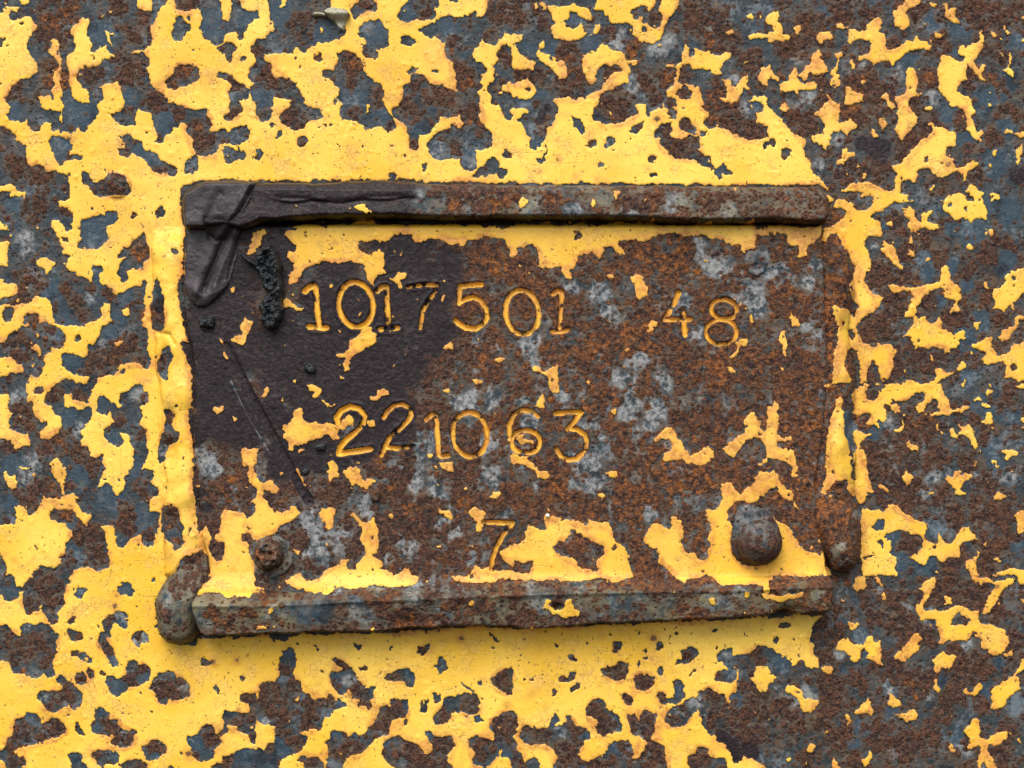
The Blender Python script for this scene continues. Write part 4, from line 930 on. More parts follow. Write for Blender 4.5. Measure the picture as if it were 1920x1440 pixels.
    c_y = b.mix(b.mul(rim, .36), c_y, (.36, .125, .030))
    # rust freckles breaking through
    vf = b.vor(b.warp(v, 16, 10), 46); cf = n.new('ShaderNodeSeparateColor'); l.new(vf.outputs['Color'], cf.inputs[0])
    fr_on = b.ss(cf.outputs[0], .52, .62); fr_r = b.add(.05, b.mul(cf.outputs[1], .11)); fd = vf.outputs['Distance']
    halo_f = b.mul(fr_on, b.ss(fd, b.mul(fr_r, 2.6), b.mul(fr_r, .6)))
    core_f = b.mul(b.mul(fr_on, b.ss(b.add(fd, b.mul(b.add(n3, -.5), .06)), fr_r, b.mul(fr_r, .55))), b.ss(cf.outputs[2], .40, .5))
    c_y = b.mix(b.mul(halo_f, .55), c_y, (.50, .20, .035))
    c_y = b.mix(b.mul(core_f, .9), c_y, (.075, .033, .020))
    # crazing and grime in it
    vc = b.warp(b.warp(v, 30, 22), 6, 6)
    e1 = b.vor(vc, 13, 'DISTANCE_TO_EDGE').outputs['Distance']
    craze = b.mul(b.ss(e1, .050, .012), b.ss(b.add(b.mul(n40, .6), b.mul(n14, .4)), .46, .62))
    c_y = b.mix(b.mul(craze, .42), c_y, (.30, .16, .022))
    sc = n.new('ShaderNodeMapping'); l.new(v, sc.inputs[0]); sc.inputs['Rotation'].default_value = (0, .7, 0); sc.inputs['Scale'].default_value = (1, 1, .05)
    scr = b.ss(b.noise(b.warp(sc.outputs[0], 60, 5), 6, 2, .6, 9.0), .66, .74)
    sc2 = n.new('ShaderNodeMapping'); l.new(v, sc2.inputs[0]); sc2.inputs['Rotation'].default_value = (0, -.45, 0); sc2.inputs['Scale'].default_value = (.05, 1, 1)
    scr2 = b.ss(b.noise(b.warp(sc2.outputs[0], 60, 5), 6, 2, .6, 12.0), .67, .75)
    c_y = b.mix(b.mul(b.math('MAXIMUM', scr, scr2), .28), c_y, (.42, .23, .03))
    speck = b.ss(b.noise(v, 5, 2, .5, 6.0), .65, .72)
    c_y = b.mix(b.mul(speck, .8), c_y, (.06, .04, .02))
    grime = b.mul(b.ss(b.noise(v, 7, 3, .7, 8.0), .55, .72), b.ss(n40, .45, .7))
    c_y = b.mix(b.mul(grime, .50), c_y, (.40, .21, .035))
    mott = b.mul(b.ss(b.add(b.mul(n40, .55), b.mul(n7, .45)), .50, .62), .30)
    c_y = b.mix(mott, c_y, (.60, .28, .045))
    c_y = b.mix(b.mul(b.ss(n3, .54, .70), .22), c_y, (.93, .70, .20))
    c_y = b.mix(b.mul(b.ss(n7, .46, .32), .25), c_y, (.56, .31, .035))
    col = b.mix(pm, base, c_y)
    l.new(col, bsdf.inputs['Base Color'])
    r_b = b.math('SUBTRACT', .86, b.mul(b.math('SUBTRACT', 1.0, rm), .34))
    r_b = b.math('SUBTRACT', r_b, b.mul(dm, .18))
    rough = b.add(b.mul(b.math('SUBTRACT', 1.0, pm), r_b), b.mul(pm, b.add(.40, b.mul(n7, .2))))
    l.new(rough, bsdf.inputs['Roughness'])
    l.new(b.add(.20, b.mul(pm, .22)), bsdf.inputs['Specular IOR Level'])
    # ---- fine relief
    hb = b.add(b.mul(n3, b.add(.5, b.mul(rm, 1.1))), b.mul(n7, b.add(.5, b.mul(rm, .9))))
    hb = b.math('SUBTRACT', hb, b.mul(pit, .45))
    hb = b.mix(dm, hb, b.add(b.mul(n7, 1.0), b.mul(n3, .45)))
    hp = b.math('SUBTRACT', b.add(1.05, b.mul(n7, .18)), b.add(b.mul(craze, .22), b.mul(speck, .5)))
    hp = b.math('SUBTRACT', hp, b.mul(b.math('MAXIMUM', scr, scr2), .12))
    hh = b.mix(pm, hb, hp)
    bp = n.new('ShaderNodeBump'); bp.inputs['Strength'].default_value = .85; bp.inputs['Distance'].default_value = 2.6 * S
    l.new(hh, bp.inputs['Height']); l.new(bp.outputs[0], bsdf.inputs['Normal'])
    return m

MAT = corroded("corroded_painted_steel")

def plain(name, c0, c1, size, rough, bump, spec=.5):
    m, n, l, bsdf = nodes_of(name); b = NB(m.node_tree)
    v = n.new('ShaderNodeTexCoord').outputs['Object']
    a = b.noise(v, size, 4, .6, 1.0); f = b.noise(v, size * .3, 4, .65, 2.0)
    l.new(b.mix(b.ss(b.add(b.mul(a, .6), b.mul(f, .4)), .36, .64), c0, c1), bsdf.inputs['Base Color'])
    bsdf.inputs['Roughness'].default_value = rough; bsdf.inputs['Specular IOR Level'].default_value = spec
    bp = n.new('ShaderNodeBump'); bp.inputs['Strength'].default_value = .8; bp.inputs['Distance'].default_value = bump * S
    l.new(b.add(a, f), bp.inputs['Height']); l.new(bp.outputs[0], bsdf.inputs['Normal'])
    return m
M_TAR = plain("tar_film", (.016, .012, .0145), (.036, .028, .032), 16, .55, 1.5)
M_GREASE = plain("black_grease", (.006, .008, .010), (.022, .027, .030), 9, .40, 3.0)
M_LEAF = plain("dry_leaf", (.20, .185, .10), (.40, .39, .30), 12, .7, 2.0)
M_GRIT = plain("white_grit", (.7, .68, .62), (.82, .8, .76), 4, .6, .6)

# ------------------------------------------------------------ mesh helpers
def sd_poly(X, Y, poly):
    """signed distance, positive inside"""
    d = np.full(X.shape, 1e9, np.float32); ins = np.zeros(X.shape, bool)
    n = len(poly)
    for i in range(n):
        ax, ay = poly[i]; bx, by = poly[(i + 1) % n]
        ex, ey = bx - ax, by - ay
        t = np.clip(((X - ax) * ex + (Y - ay) * ey) / (ex * ex + ey * ey + 1e-9), 0, 1)
        d = np.minimum(d, np.hypot(X - ax - t * ex, Y - ay - t * ey))
        if ay != by: ins ^= ((ay > Y) != (by > Y)) & (X < (bx - ax) * (Y - ay) / (by - ay) + ax)
    return np.where(ins, d, -d)

def d_line(X, Y, pts):
    d = np.full(X.shape, 1e9, np.float32)
    for (ax, ay), (bx, by) in zip(pts[:-1], pts[1:]):
        ex, ey = bx - ax, by - ay
        t = np.clip(((X - ax) * ex + (Y - ay) * ey) / (ex * ex + ey * ey + 1e-9), 0, 1)
        d = np.minimum(d, np.hypot(X - ax - t * ex, Y - ay - t * ey))
    return d

def rounded(t):
    t = np.clip(t, 0, 1); return np.sqrt(np.clip(1 - (1 - t) ** 2, 0, 1))

def wob(poly, amp, seed):
    """subdivide an outline and make it uneven"""
    r = random.Random(seed); out = []
    for i in range(len(poly)):
        ax, ay = poly[i]; bx, by = poly[(i + 1) % len(poly)]
        L = math.hypot(bx - ax, by - ay); k = max(1, int(L / 16))
        for q in range(k):
            t = q / k
            out.append((ax + (bx - ax) * t + (r.uniform(-amp, amp) if q else 0), ay + (by - ay) * t + (r.uniform(-amp, amp) if q else 0)))
    return out

def surface(name, xs, ys, hf, inside, mat, parent=None, mean_h=0.0, drop=None, fields=None, origin=(0, 0, 0)):
    X, Y = np.meshgrid(np.asarray(xs, np.float32), np.asarray(ys, np.float32))
    Hh = np.asarray(hf(X, Y), np.float32)
    ins = inside(X, Y) if callable(inside) else np.ones(X.shape, bool)
    fm = ins[:-1, :-1] | ins[1:, :-1] | ins[:-1, 1:] | ins[1:, 1:]
    if drop is None: fm = ins[:-1, :-1] & ins[1:, :-1] & ins[:-1, 1:] & ins[1:, 1:]
    else: Hh = np.where(ins, Hh, drop)
    idx = np.arange(X.size).reshape(X.shape)
    quads = np.stack([idx[:-1, :-1][fm], idx[1:, :-1][fm], idx[1:, 1:][fm], idx[:-1, 1:][fm]], 1)
    used = np.zeros(X.size, bool); used[quads.ravel()] = True
    remap = np.cumsum(used) - 1
    quads = remap[quads].astype(np.int32)
    x = X.ravel()[used]; y = Y.ravel()[used]; h = Hh.ravel()[used]
    k = 1 - mean_h / DIST                     # true size of a face that stands mean_h nearer than the panel
    co = np.empty((x.size, 3), np.float32)
    co[:, 0] = (x - W / 2) * S * k - origin[0]; co[:, 1] = -h * S - origin[1]; co[:, 2] = (H / 2 - y) * S * k - origin[2]
    me = bpy.data.meshes.new(name)
    me.vertices.add(len(co)); me.vertices.foreach_set('co', co.ravel())
    me.loops.add(quads.size); me.loops.foreach_set('vertex_index', quads.ravel())
    me.polygons.add(len(quads)); me.polygons.foreach_set('loop_start', np.arange(0, quads.size, 4, dtype=np.int32))
    me.polygons.foreach_set('use_smooth', np.ones(len(quads), bool))
    me.update(calc_edges=True)
    if fields is not False:
        f = dict(paint=sample(P, x, y), rust=sample(R, x, y, HS), stain=sample(STAIN, x, y, HS), slate=sample(SLATE, x, y, HS),
                 pale=sample(PALE, x, y, HS), orange=sample(ORANGE, x, y, HS), dark=sample(DARK, x, y, HS), tan=np.zeros_like(x))
        if fields: fields(f, x, y, h)
        for an, ks in (('layer_a', ('paint', 'rust', 'stain')), ('layer_b', ('slate', 'pale', 'orange')), ('layer_c', ('dark', 'tan', 'dark'))):
            at = me.attributes.new(an, 'FLOAT_VECTOR', 'POINT')
            at.data.foreach_set('vector', np.stack([np.asarray(f[q], np.float32) for q in ks], 1).ravel().astype(np.float32))
    me.materials.append(mat)
    o = bpy.data.objects.new(name, me); scene.collection.objects.link(o)
    if parent is not None: o.parent = parent
    else: o.location = origin
    return o

def tag(o, label=None, cat=None, group=None, kind=None):
    for k, v in (('label', label), ('category', cat), ('group', group), ('kind', kind)):
        if v: o[k] = v
    return o

# ------------------------------------------------------------ outlines (trace units)
PLATE = [(352, 420), (345, 470), (342, 530), (343, 580), (350, 620), (358, 650), (362, 690), (364, 730), (365, 765), (359, 776), (361, 810), (364, 850), (367, 890), (371, 930),
         (375, 975), (378, 1010), (388, 1040), (392, 1075), (370, 1108), (362, 1135), (1562, 1130), (1560, 1085), (1551, 1068), (1548, 1040), (1540, 990), (1532, 940), (1530, 905), (1536, 870),
         (1544, 820), (1549, 770), (1556, 700), (1552, 640), (1548, 560), (1546, 480), (1543, 440), (1546, 415), (1546, 380), (352, 380)]
TOPRAIL = [(340, 372), (346, 358), (362, 345), (384, 338), (440, 337), (500, 340), (600, 341), (660, 337), (720, 336), (770, 338), (820, 342), (960, 344), (1050, 344), (1200, 345), (1330, 347), (1420, 347), (1534, 348), (1545, 356), (1554, 374),
           (1555, 402), (1549, 415), (1530, 418), (1440, 413), (1390, 416), (1260, 414), (1180, 409), (1060, 409), (960, 408), (840, 410), (770, 407), (700, 405), (600, 408), (560, 411), (520, 415), (490, 414), (470, 424), (452, 430), (420, 424), (392, 426), (354, 428), (346, 420), (341, 398)]
BOTRAIL = [(358, 1128), (364, 1116), (386, 1112), (440, 1114), (520, 1112), (600, 1111), (640, 1105), (720, 1104), (800, 1099), (900, 1096), (960, 1092), (1080, 1093), (1180, 1087), (1280, 1088), (1360, 1084), (1440, 1084), (1520, 1080), (1556, 1076), (1563, 1092),
           (1564, 1120), (1561, 1146), (1540, 1151), (1490, 1153), (1470, 1146), (1440, 1157), (1340, 1163), (1200, 1169), (1110, 1172), (1060, 1177), (1015, 1182), (985, 1182), (960, 1177), (900, 1176), (850, 1176), (800, 1180), (740, 1183), (700, 1188), (640, 1187), (560, 1190), (480, 1192), (420, 1194), (388, 1196), (374, 1190), (366, 1172), (360, 1150)]
H_PLATE = 34.0
STREAK = [(424, 650), (470, 742), (530, 852), (580, 940)]

def h_plate(X, Y):
    sd = sd_poly(X, Y, PLATE)
    h = H_PLATE * rounded((sd + 1.5) / 7.0)
    h = h - 34 * np.exp(-((Y - 414) / 7.0) ** 2) * sstep(385, 480, X)          # undercut beneath the top bar
    sag = 9 * sstep(1070, 1110, Y)                                              # floor lifts into the bottom bar
    dent = 5 * (fbm(X, Y, 150, 3, 61) - .5)
    return h + sag + dent + .8 * relief(X, Y) - 3.0 * (1 - sstep(4, 11, d_line(X, Y, STREAK)))

def f_plate(f, x, y, h):
    d = d_line(x, y, STREAK)
    f['dark'] = np.maximum(f['dark'], .95 * (1 - sstep(5, 15, d)))
    g = d_line(x, y, [(576, 930), (606, 985), (640, 1030)])
    f['pale'] = np.maximum(f['pale'], .8 * (1 - sstep(10, 26, g))); f['rust'] = f['rust'] * (1 - .6 * (1 - sstep(8, 22, g)))
    f['paint'] = f['paint'] * sstep(3, 9, d)
    s1 = d_line(x, y, [(432, 712), (462, 776), (506, 850)])
    f['dark'] = f['dark'] * (.35 + .65 * sstep(.6, 2.2, s1)); f['pale'] = np.maximum(f['pale'], .9 * (1 - sstep(.8, 2.4, s1))); f['rust'] = f['rust'] * sstep(.6, 2.2, s1)
# ------------------------------------------------------------ the stamped characters: stroke centre lines
def T(tx_, ty_, s):
    v = [float(q) for q in s.split()]
    return [(tx_ * 480 + 2.5 * v[i], ty_ * 360 + 2.5 * v[i + 1]) for i in range(0, len(v), 2)]
def ELL(cx, cy, rx, ry, a0=0, a1=360, tilt=0):
    out = []
    for q in range(33):
        a = math.radians(a0 + (a1 - a0) * q / 32); t = math.radians(tilt)
        ux, uy = rx * math.cos(a), ry * math.sin(a)
        out.append((cx + ux * math.cos(t) - uy * math.sin(t), cy + ux * math.sin(t) + uy * math.cos(t)))
    return out
NUM = [  # character, strokes, stroke half width, paint left in it, rust tint, label
    ('1', [T(1, 1, '37 74.5 40 71.5 43.5 70 45 72.5 45.5 86 47.5 101'), T(1, 1, '40 101 47 102 53 102')], 7.0, .95, .30, 'first 1 stamped in the upper line'),
    ('0', [ELL(480 + 2.5 * 75, 360 + 2.5 * 84.5, 32, 42.5, tilt=-8)], 6.5, .95, .35, '0 between the two ones of the upper line'),
    ('1', [T(1, 1, '91 75 94.5 71.5 98 71.5 98.5 85 99.5 101'), T(1, 1, '93 103 99 103 106 102')], 7.0, .85, .50, 'second 1 of the upper line, right of the 0'),
    ('7', [T(1, 1, '114 71.5 120 70.5 127 69.5 136 70 134 76'), T(1, 1, '134 76 128.5 83 125 90'), T(1, 1, '125 89 123.5 102')], 5.5, .62, .95, 'faint rust filled 7 of the upper line'),
    ('5', [T(1, 1, '169 69.5 161 69.8 153 71 152.3 83.5 157 80.5 163 79 168.5 81.5 172.5 87.5 173.4 94 170.5 99.5 164.5 102.8 157.5 102 152 98.8 149.8 96.3')], 6.0, .95, .40, 'stamped 5'),
    ('0', [ELL(979, 586, 31, 42, tilt=-8)], 6.2, .88, .55, '0 right of the stamped 5'),
    ('1', [T(2, 1, '31 76.5 34 74 37.5 75.5 36.8 88 35.8 102'), T(2, 1, '30 104.5 36 105 42 103.5')], 6.0, .82, .85, 'last 1 of the upper line'),
    ('4', [T(2, 1, '125 75.5 121 85 114.5 95.5 124 95.5 133.5 95.5'), T(2, 1, '128.8 88 129 98 129.7 107')], 6.5, .88, .95, 'stamped 4 with rusty strokes'),
    ('8', [ELL(960 + 2.5 * 159, 360 + 2.5 * 88, 24, 18.5, tilt=8), ELL(960 + 2.5 * 157, 360 + 2.5 * 105, 28.5, 23.5, -25, 325)], 5.5, .90, .75, 'stamped 8'),
    ('2', [T(1, 2, '61.5 29.5 60.5 25 64 20 70.5 17 77.5 18.5 81.5 24 80.5 30 75 36 67.5 42 63 47.5 62.2 52.5'), T(1, 2, '62.2 52.5 72 51 86 49')], 6.6, .95, .38, 'first 2 of the lower line'),
    ('2', [T(1, 2, '96 25 98.5 20.5 104 16 110 15.2 115.5 18.5 116.8 23 113.5 28.5 107 34.5 100.5 40 97 46.5'), T(1, 2, '97 47.5 106 48.5 118 47'), T(1, 2, '97 47 94 53.5')], 5.8, .75, .65, 'worn second 2 of the lower line'),
    ('1', [T(1, 2, '128 26.5 132 23 135 24 136 38 137 53.5'), T(1, 2, '136.5 54 140 54.8 144 53.5')], 6.6, .85, .70, '1 of the lower line'),
    ('0', [ELL(480 + 2.5 * 160.5, 720 + 2.5 * 38, 32, 42, tilt=-6)], 6.2, .88, .70, '0 of the lower line'),
    ('6', [T(2, 2, '19.5 24.5 14.5 20.5 7.5 19.6 1.5 23 -2 31 -2.2 41'), ELL(960 + 26, 720 + 2.5 * 43.5, 26.5, 21.5)], 6.2, .88, .62, 'stamped 6'),
    ('3', [T(2, 2, '32.5 22.5 42 21.3 51.5 21.2 47 28 42.2 33.8 49 34.3 54.5 38 56.8 44 54.5 50.5 48.5 56.2 42 57 36.5 54 33.2 48.5')], 6.2, .90, .55, 'stamped 3'),
    ('7', [T(1, 2, '171 103.5 181 104 192.5 104.2 186 112.5 180.5 122 177.5 131 177 139')], 5.8, .85, .65, 'lone 7 below the two lines'),
]
NUM = [(c_, s_, w_ * .84, p_, min(1, r_ + .12), l_) for c_, s_, w_, p_, r_, l_ in NUM]
num_d = lambda X, Y, st: np.minimum.reduce([d_line(X, Y, s) for s in st])
def h_plate_cut(X, Y):
    h = h_plate(X, Y)
    m = (X > 560) & (X < 1420) & (Y > 515) & (Y < 1080)
    for ch, st, hw, pf, rt, lb in NUM:
        ax = [p[0] for s in st for p in s]; ay = [p[1] for s in st for p in s]
        mm = m & (X > min(ax) - 16) & (X < max(ax) + 16) & (Y > min(ay) - 16) & (Y < max(ay) + 16)
        d = num_d(X[mm], Y[mm], st)
        h[mm] += np.where(d < hw - .8, -16.0, 1.1 * np.exp(-((d - hw - 2.5) / 3.0) ** 2))
    return h

# ------------------------------------------------------------ the machine's panel (the surface everything is on)
xs = np.concatenate([np.arange(-420, -4, 8), np.arange(-4, W + 4, 2.0), np.arange(W + 4, W + 420, 8)])
ys = np.concatenate([np.arange(-340, -4, 8), np.arange(-4, H + 4, 2.0), np.arange(H + 4, H + 340, 8)])
def h_panel(X, Y):
    h = relief(X, Y)
    h = h + 9 * rounded(1 - np.hypot(X - 220, Y - 346) / 26) * (np.hypot(X - 220, Y - 346) < 26)
    return h
panel = surface("machine_panel", xs, ys, h_panel, lambda X, Y: ~((X > 410) & (X < 1490) & (Y > 380) & (Y < 1120)), MAT)
tag(panel, kind='structure')
panel['label'] = 'yellow painted steel panel, chipped and rusting all over'

# ------------------------------------------------------------ the welded-on serial plate and its parts
base = bpy.data.objects.new("serial_plate", None); scene.collection.objects.link(base)
base.empty_display_size = .01
tag(base, 'rusty steel number plate welded to the yellow panel', 'number plate')
surface("plate_face", np.arange(334, 1570, 2.0), np.arange(396, 1140, 2.0), h_plate_cut, lambda X, Y: sd_poly(X, Y, PLATE) > -1, MAT, base, H_PLATE, drop=-8, fields=f_plate)

def h_top(X, Y):
    sd = sd_poly(X, Y, TOPRAIL_W)
    top = H_PLATE + 34 * rounded((sd + 1) / 9.0)
    lip = 7 * np.exp(-((d_line(X, Y, [(520, 372), (580, 374), (600, 381), (612, 378), (660, 377), (700, 370), (760, 369)])) / 4.5) ** 2)
    step = 4.5 * (1 - sstep(-3, 3, Y - (378 - 6 * sstep(640, 760, X) + 2 * np.sin(X / 14)))) * sstep(500, 530, X) * (1 - sstep(770, 800, X))
    bev = 22 * (1 - np.clip((Y - 338 - (X - 340) * .008) / 17, 0, 1)) - 7 * sstep(360, 420, Y)
    return top - 2 - bev * .6 + step - lip * .3 + 1.0 * relief(X, Y) + 4 * (fbm(X, Y, 70, 3, 71) - .5)
def f_top(f, x, y, h):
    f['paint'] = f['paint'] * sstep(346, 352, y)
    f['tan'] = .7 * sstep(780, 860, x) * sstep(.40, .6, fbm(x, y, 50, 2, 75))
    g = sstep(720, 830, x + 30 * (fbm(x, y, 30, 3, 72) - .5))
    f['dark'] = np.clip(1.1 * (1 - g), 0, 1)
    f['rust'] = np.clip(f['rust'] + .22 * g, 0, 1); f['slate'] = f['slate'] * .5
    f['orange'] = np.clip(f['orange'] + .35 * g * sstep(.45, .6, fbm(x, y, 60, 2, 74)), 0, 1)
    f['pale'] = np.clip(f['pale'] + .35 * g * sstep(.42, .6, fbm(x, y, 34, 2, 76)), 0, 1)
TOPRAIL_W = wob(TOPRAIL, 1.6, 3)
surface("top_bar", np.arange(336, 1560, 1.6), np.arange(331, 434, 1.6), h_top, lambda X, Y: sd_poly(X, Y, TOPRAIL_W) > -.8, MAT, base, 62, drop=6, fields=f_top)
BOTRAIL_W = wob(BOTRAIL, 1.6, 4)
def f_bot(f, x, y, h):
    ytop = np.interp(x, [358, 520, 640, 800, 960, 1180, 1360, 1556], [1112, 1112, 1105, 1099, 1092, 1087, 1084, 1076])
    f['tan'] = np.clip(.25 + .95 * sstep(.38, .58, fbm(x, y, 70, 2, 77)), 0, 1) * (1 - .8 * f['slate'])
    f['rust'] = np.clip(f['rust'] + .14 + .25 * sstep(52, 72, y - ytop) + .1 * (1 - sstep(8, 26, y - ytop)), 0, 1)
    f['slate'] = f['slate'] * .8; f['pale'] = np.clip(f['pale'] * .7 + .3 * sstep(.45, .62, fbm(x, y, 40, 2, 78)), 0, 1)
    f['orange'] = np.clip(f['orange'] + .55 * sstep(.40, .6, fbm(x, y, 50, 2, 79)), 0, 1)
def h_bot(X, Y):
    sd = sd_poly(X, Y, BOTRAIL_W)
    ytop = np.interp(X, [358, 520, 640, 800, 960, 1180, 1360, 1556], [1112, 1112, 1105, 1099, 1092, 1087, 1084, 1076])
    u = (Y - ytop)
    slope = H_PLATE + 4 + 36 * np.clip((u + 4) / 25, 0, 1) + 3 * np.exp(-((u - 22) / 5) ** 2) - 8 * sstep(20, 80, u)
    ed = rounded((sd + 1) / 8.0)
    low = (Y > ytop + 18) | (X < 376) | (X > 1552)
    h = np.where(low, slope * (.25 + .75 * ed), slope)
    notch = 14 * np.exp(-(((X - 1478) / 24) ** 2 + ((Y - 1148) / 12) ** 2)) + 9 * np.exp(-(((X - 760) / 26) ** 2 + ((Y - 1166) / 16) ** 2))
    hole = 14 * np.exp(-(((X - 1045) / 9) ** 2 + ((Y - 1136) / 6) ** 2) ** 2)
    return h - notch - hole + 1.1 * relief(X, Y) + 5 * (fbm(X, Y, 60, 3, 73) - .5)
surface("bottom_bar", np.arange(352, 1570, 1.6), np.arange(1068, 1202, 1.6), h_bot, lambda X, Y: sd_poly(X, Y, BOTRAIL_W) > -.8, MAT, base, 60, drop=4, fields=f_bot)

def bead(name, poly, peak, width, seed, extra=None, fields=None, label=None, mean=10, step=1.7, rough=1.0):
    pw = wob(poly, 1.8, seed)
    ax = [p[0] for p in poly]; ay = [p[1] for p in poly]
    def hf(X, Y):
        sd = sd_poly(X, Y, pw)
        h = peak * rounded((sd + 1) / width) * (sstep(420, 486, Y) if name == 'weld_bead' else 1.0) + 10 * (fbm(X, Y, 46, 3, seed + 80) - .5) * sstep(0, 14, sd) + rough * relief(X, Y)
        return h + (extra(X, Y) if extra else 0)
    o = surface(name, np.arange(min(ax) - 6, max(ax) + 6, step), np.arange(min(ay) - 6, max(ay) + 6, step), hf, lambda X, Y: sd_poly(X, Y, pw) > -.8, MAT, base, mean, drop=-6, fields=fields)
    if label: o['label'] = label
    return o
LW = [(283, 432), (300, 424), (330, 424), (372, 428), (368, 530), (370, 610), (384, 690), (390, 770), (388, 850), (396, 930), (402, 1010), (400, 1050), (360, 1078),
      (330, 1092), (308, 1078), (304, 1030), (306, 980), (302, 930), (306, 880), (300, 830), (295, 780), (296, 720), (290, 680), (291, 640), (284, 608), (279, 575), (286, 530), (283, 480)]
def lw_extra(X, Y):
    e = 7 * np.exp(-(((X - 330) / 22) ** 2 + ((Y - 452) / 18) ** 2))
    for cx, cy, rx, ry, a in ((297, 590, 13, 46, -7), (312, 680, 13, 32, -6), (322, 790, 12, 24, -7), (318, 845, 16, 26, -7), (327, 985, 17, 34, -6)):
        e = e + a * np.exp(-(((X - cx) / rx) ** 2 + ((Y - cy) / ry) ** 2) ** 2)
    for cx, cy, s, a in ((335, 640, 26, 4), (345, 740, 24, 4), (345, 880, 26, 5), (348, 930, 22, 4)):
        e = e + a * np.exp(-(((X - cx) / s) ** 2 + ((Y - cy) / s) ** 2))
    e = e - 7 * np.exp(-(d_line(X, Y, [(294, 700), (303, 760), (298, 860), (312, 905), (304, 960), (306, 1050)]) / 5) ** 2)
    e = e - 4 * np.exp(-(d_line(X, Y, [(285, 620), (300, 625), (320, 628), (330, 645)]) / 4) ** 2)
    return e
bead("weld_bead", LW, 27, 44, 11, lw_extra, label='paint covered weld along the left edge')
RW = [(1541, 436), (1560, 432), (1576, 440), (1592, 470), (1600, 508), (1604, 545), (1596, 585), (1590, 620), (1596, 660), (1606, 700), (1604, 745), (1600, 790), (1604, 840), (1606, 880), (1598, 960), (1514, 960), (1512, 880), (1520, 840), (1526, 780), (1530, 640), (1526, 480)]
def rw_extra(X, Y):
    return -7 * np.exp(-(((X - 1594) / 10) ** 2 + ((Y - 800) / 44) ** 2)) + 7 * np.exp(-(((X - 1572) / 16) ** 2 + ((Y - 520) / 60) ** 2)) + 8 * np.exp(-(((X - 1566) / 16) ** 2 + ((Y - 840) / 50) ** 2))
def rw_fields(f, x, y, h):
    f['rust'] = np.clip(f['rust'] + .3 * (y < 745), 0, 1); f['orange'] = np.clip(f['orange'] + .5 * (y < 745), 0, 1)
bead("weld_bead", RW, 32, 34, 12, rw_extra, rw_fields, 'flat rusty weld along the right edge')
BL = [(294, 1150), (295, 1118), (304, 1098), (318, 1078), (334, 1050), (352, 1034), (392, 1028), (402, 1050), (400, 1090), (384, 1112), (376, 1132), (376, 1166), (374, 1186), (362, 1202), (340, 1208), (316, 1204), (300, 1188)]
bead("weld_blob", BL, 50, 22, 13, lambda X, Y: -18 * (1 - sstep(1060, 1120, Y)) + 18 * np.exp(-(((X - 330) / 26) ** 2 + ((Y - 1150) / 40) ** 2)) - 10 * np.exp(-(((X - 370) / 26) ** 2 + ((Y - 1050) / 26) ** 2)), lambda f, x, y, h: f.update(tan=f['tan'] + .6, rust=np.clip(f['rust'] + .12, 0, 1), slate=f['slate'] * .4, paint=np.where((x > 308) & (x < 336) & (y > 1186), f['paint'], f['paint'] * .3)), 'bulging weld blob on the lower left corner', mean=12, rough=.9)
BR = [(1514, 912), (1540, 898), (1562, 896), (1586, 902), (1604, 922), (1612, 948), (1613, 1000), (1612, 1046), (1600, 1064), (1580, 1074), (1562, 1068), (1552, 1052), (1538, 1030), (1516, 985), (1514, 945)]
bead("weld_blob", BR, 44, 30, 14, lambda X, Y: -14 * (1 - sstep(905, 990, Y)) + 14 * np.exp(-(((X - 1582) / 24) ** 2 + ((Y - 1030) / 34) ** 2)), lambda f, x, y, h: f.update(paint=f['paint'] * 0 + .02, rust=np.clip(f['rust'] + .25 - .3 * np.exp(-(((x - 1566) / 20) ** 2 + ((y - 1030) / 20) ** 2)), 0, 1), tan=.8 * np.exp(-(((x - 1566) / 24) ** 2 + ((y - 1030) / 24) ** 2)), orange=f['orange'] + .3), 'rusty weld blob on the lower right corner', mean=12, rough=.7)

# rivets
def rivet(poly, hf_, label, fields, mean, step=1.3):
    pw = wob(poly, 1.2, 21)
    ax = [p[0] for p in poly]; ay = [p[1] for p in poly]
    o = surface("rivet", np.arange(min(ax) - 5, max(ax) + 5, step), np.arange(min(ay) - 5, max(ay) + 5, step), lambda X, Y: H_PLATE + hf_(X, Y, sd_poly(X, Y, pw)) + .45 * relief(X, Y),
                lambda X, Y: sd_poly(X, Y, pw) > -.7, MAT, base, mean, drop=14, fields=fields)
    o['label'] = label
    return o
def f_big(f, x, y, h):
    f['paint'] = f['paint'] * 0; f['rust'] = np.clip(.28 + .45 * sstep(975, 1030, y) + .25 * sstep(1400, 1450, x), 0, 1)
    f['pale'] = np.clip(.55 * (1 - sstep(960, 1020, y)) + .2, 0, 1); f['slate'] = f['slate'] * 0 + .1; f['orange'] = f['orange'] * 0 + .1; f['dark'] = .25 + .25 * sstep(1005, 1050, y)
rivet([(1374, 990), (1380, 966), (1388, 950), (1408, 946), (1430, 955), (1448, 966), (1460, 985), (1468, 1010), (1466, 1030), (1456, 1048), (1440, 1059), (1420, 1062), (1404, 1056), (1386, 1050), (1374, 1038), (1371, 1015)],
      lambda X, Y, sd: 13 * rounded((sd + 1) / 12) + 42 * rounded(1 - np.hypot((X - 1424) / 43, (Y - 1017) / 43)) - 4 * np.exp(-(((X - 1405) / 26) ** 2 + ((Y - 968) / 12) ** 2)),
      'domed rusty rivet head at the lower right', f_big, 46)
def f_stub(f, x, y, h):
    d = np.hypot(x - 502, y - 1042)
    f['paint'] = f['paint'] * 0; f['rust'] = np.where(d < 30, .75, .35); f['pale'] = np.where(d < 30, .3, .5); f['orange'] = np.where((d < 24) & (y < 1045), .8, .2); f['dark'] = f['dark'] * 0; f['tan'] = np.where((d < 34) & (y > 1050), .9, .3)
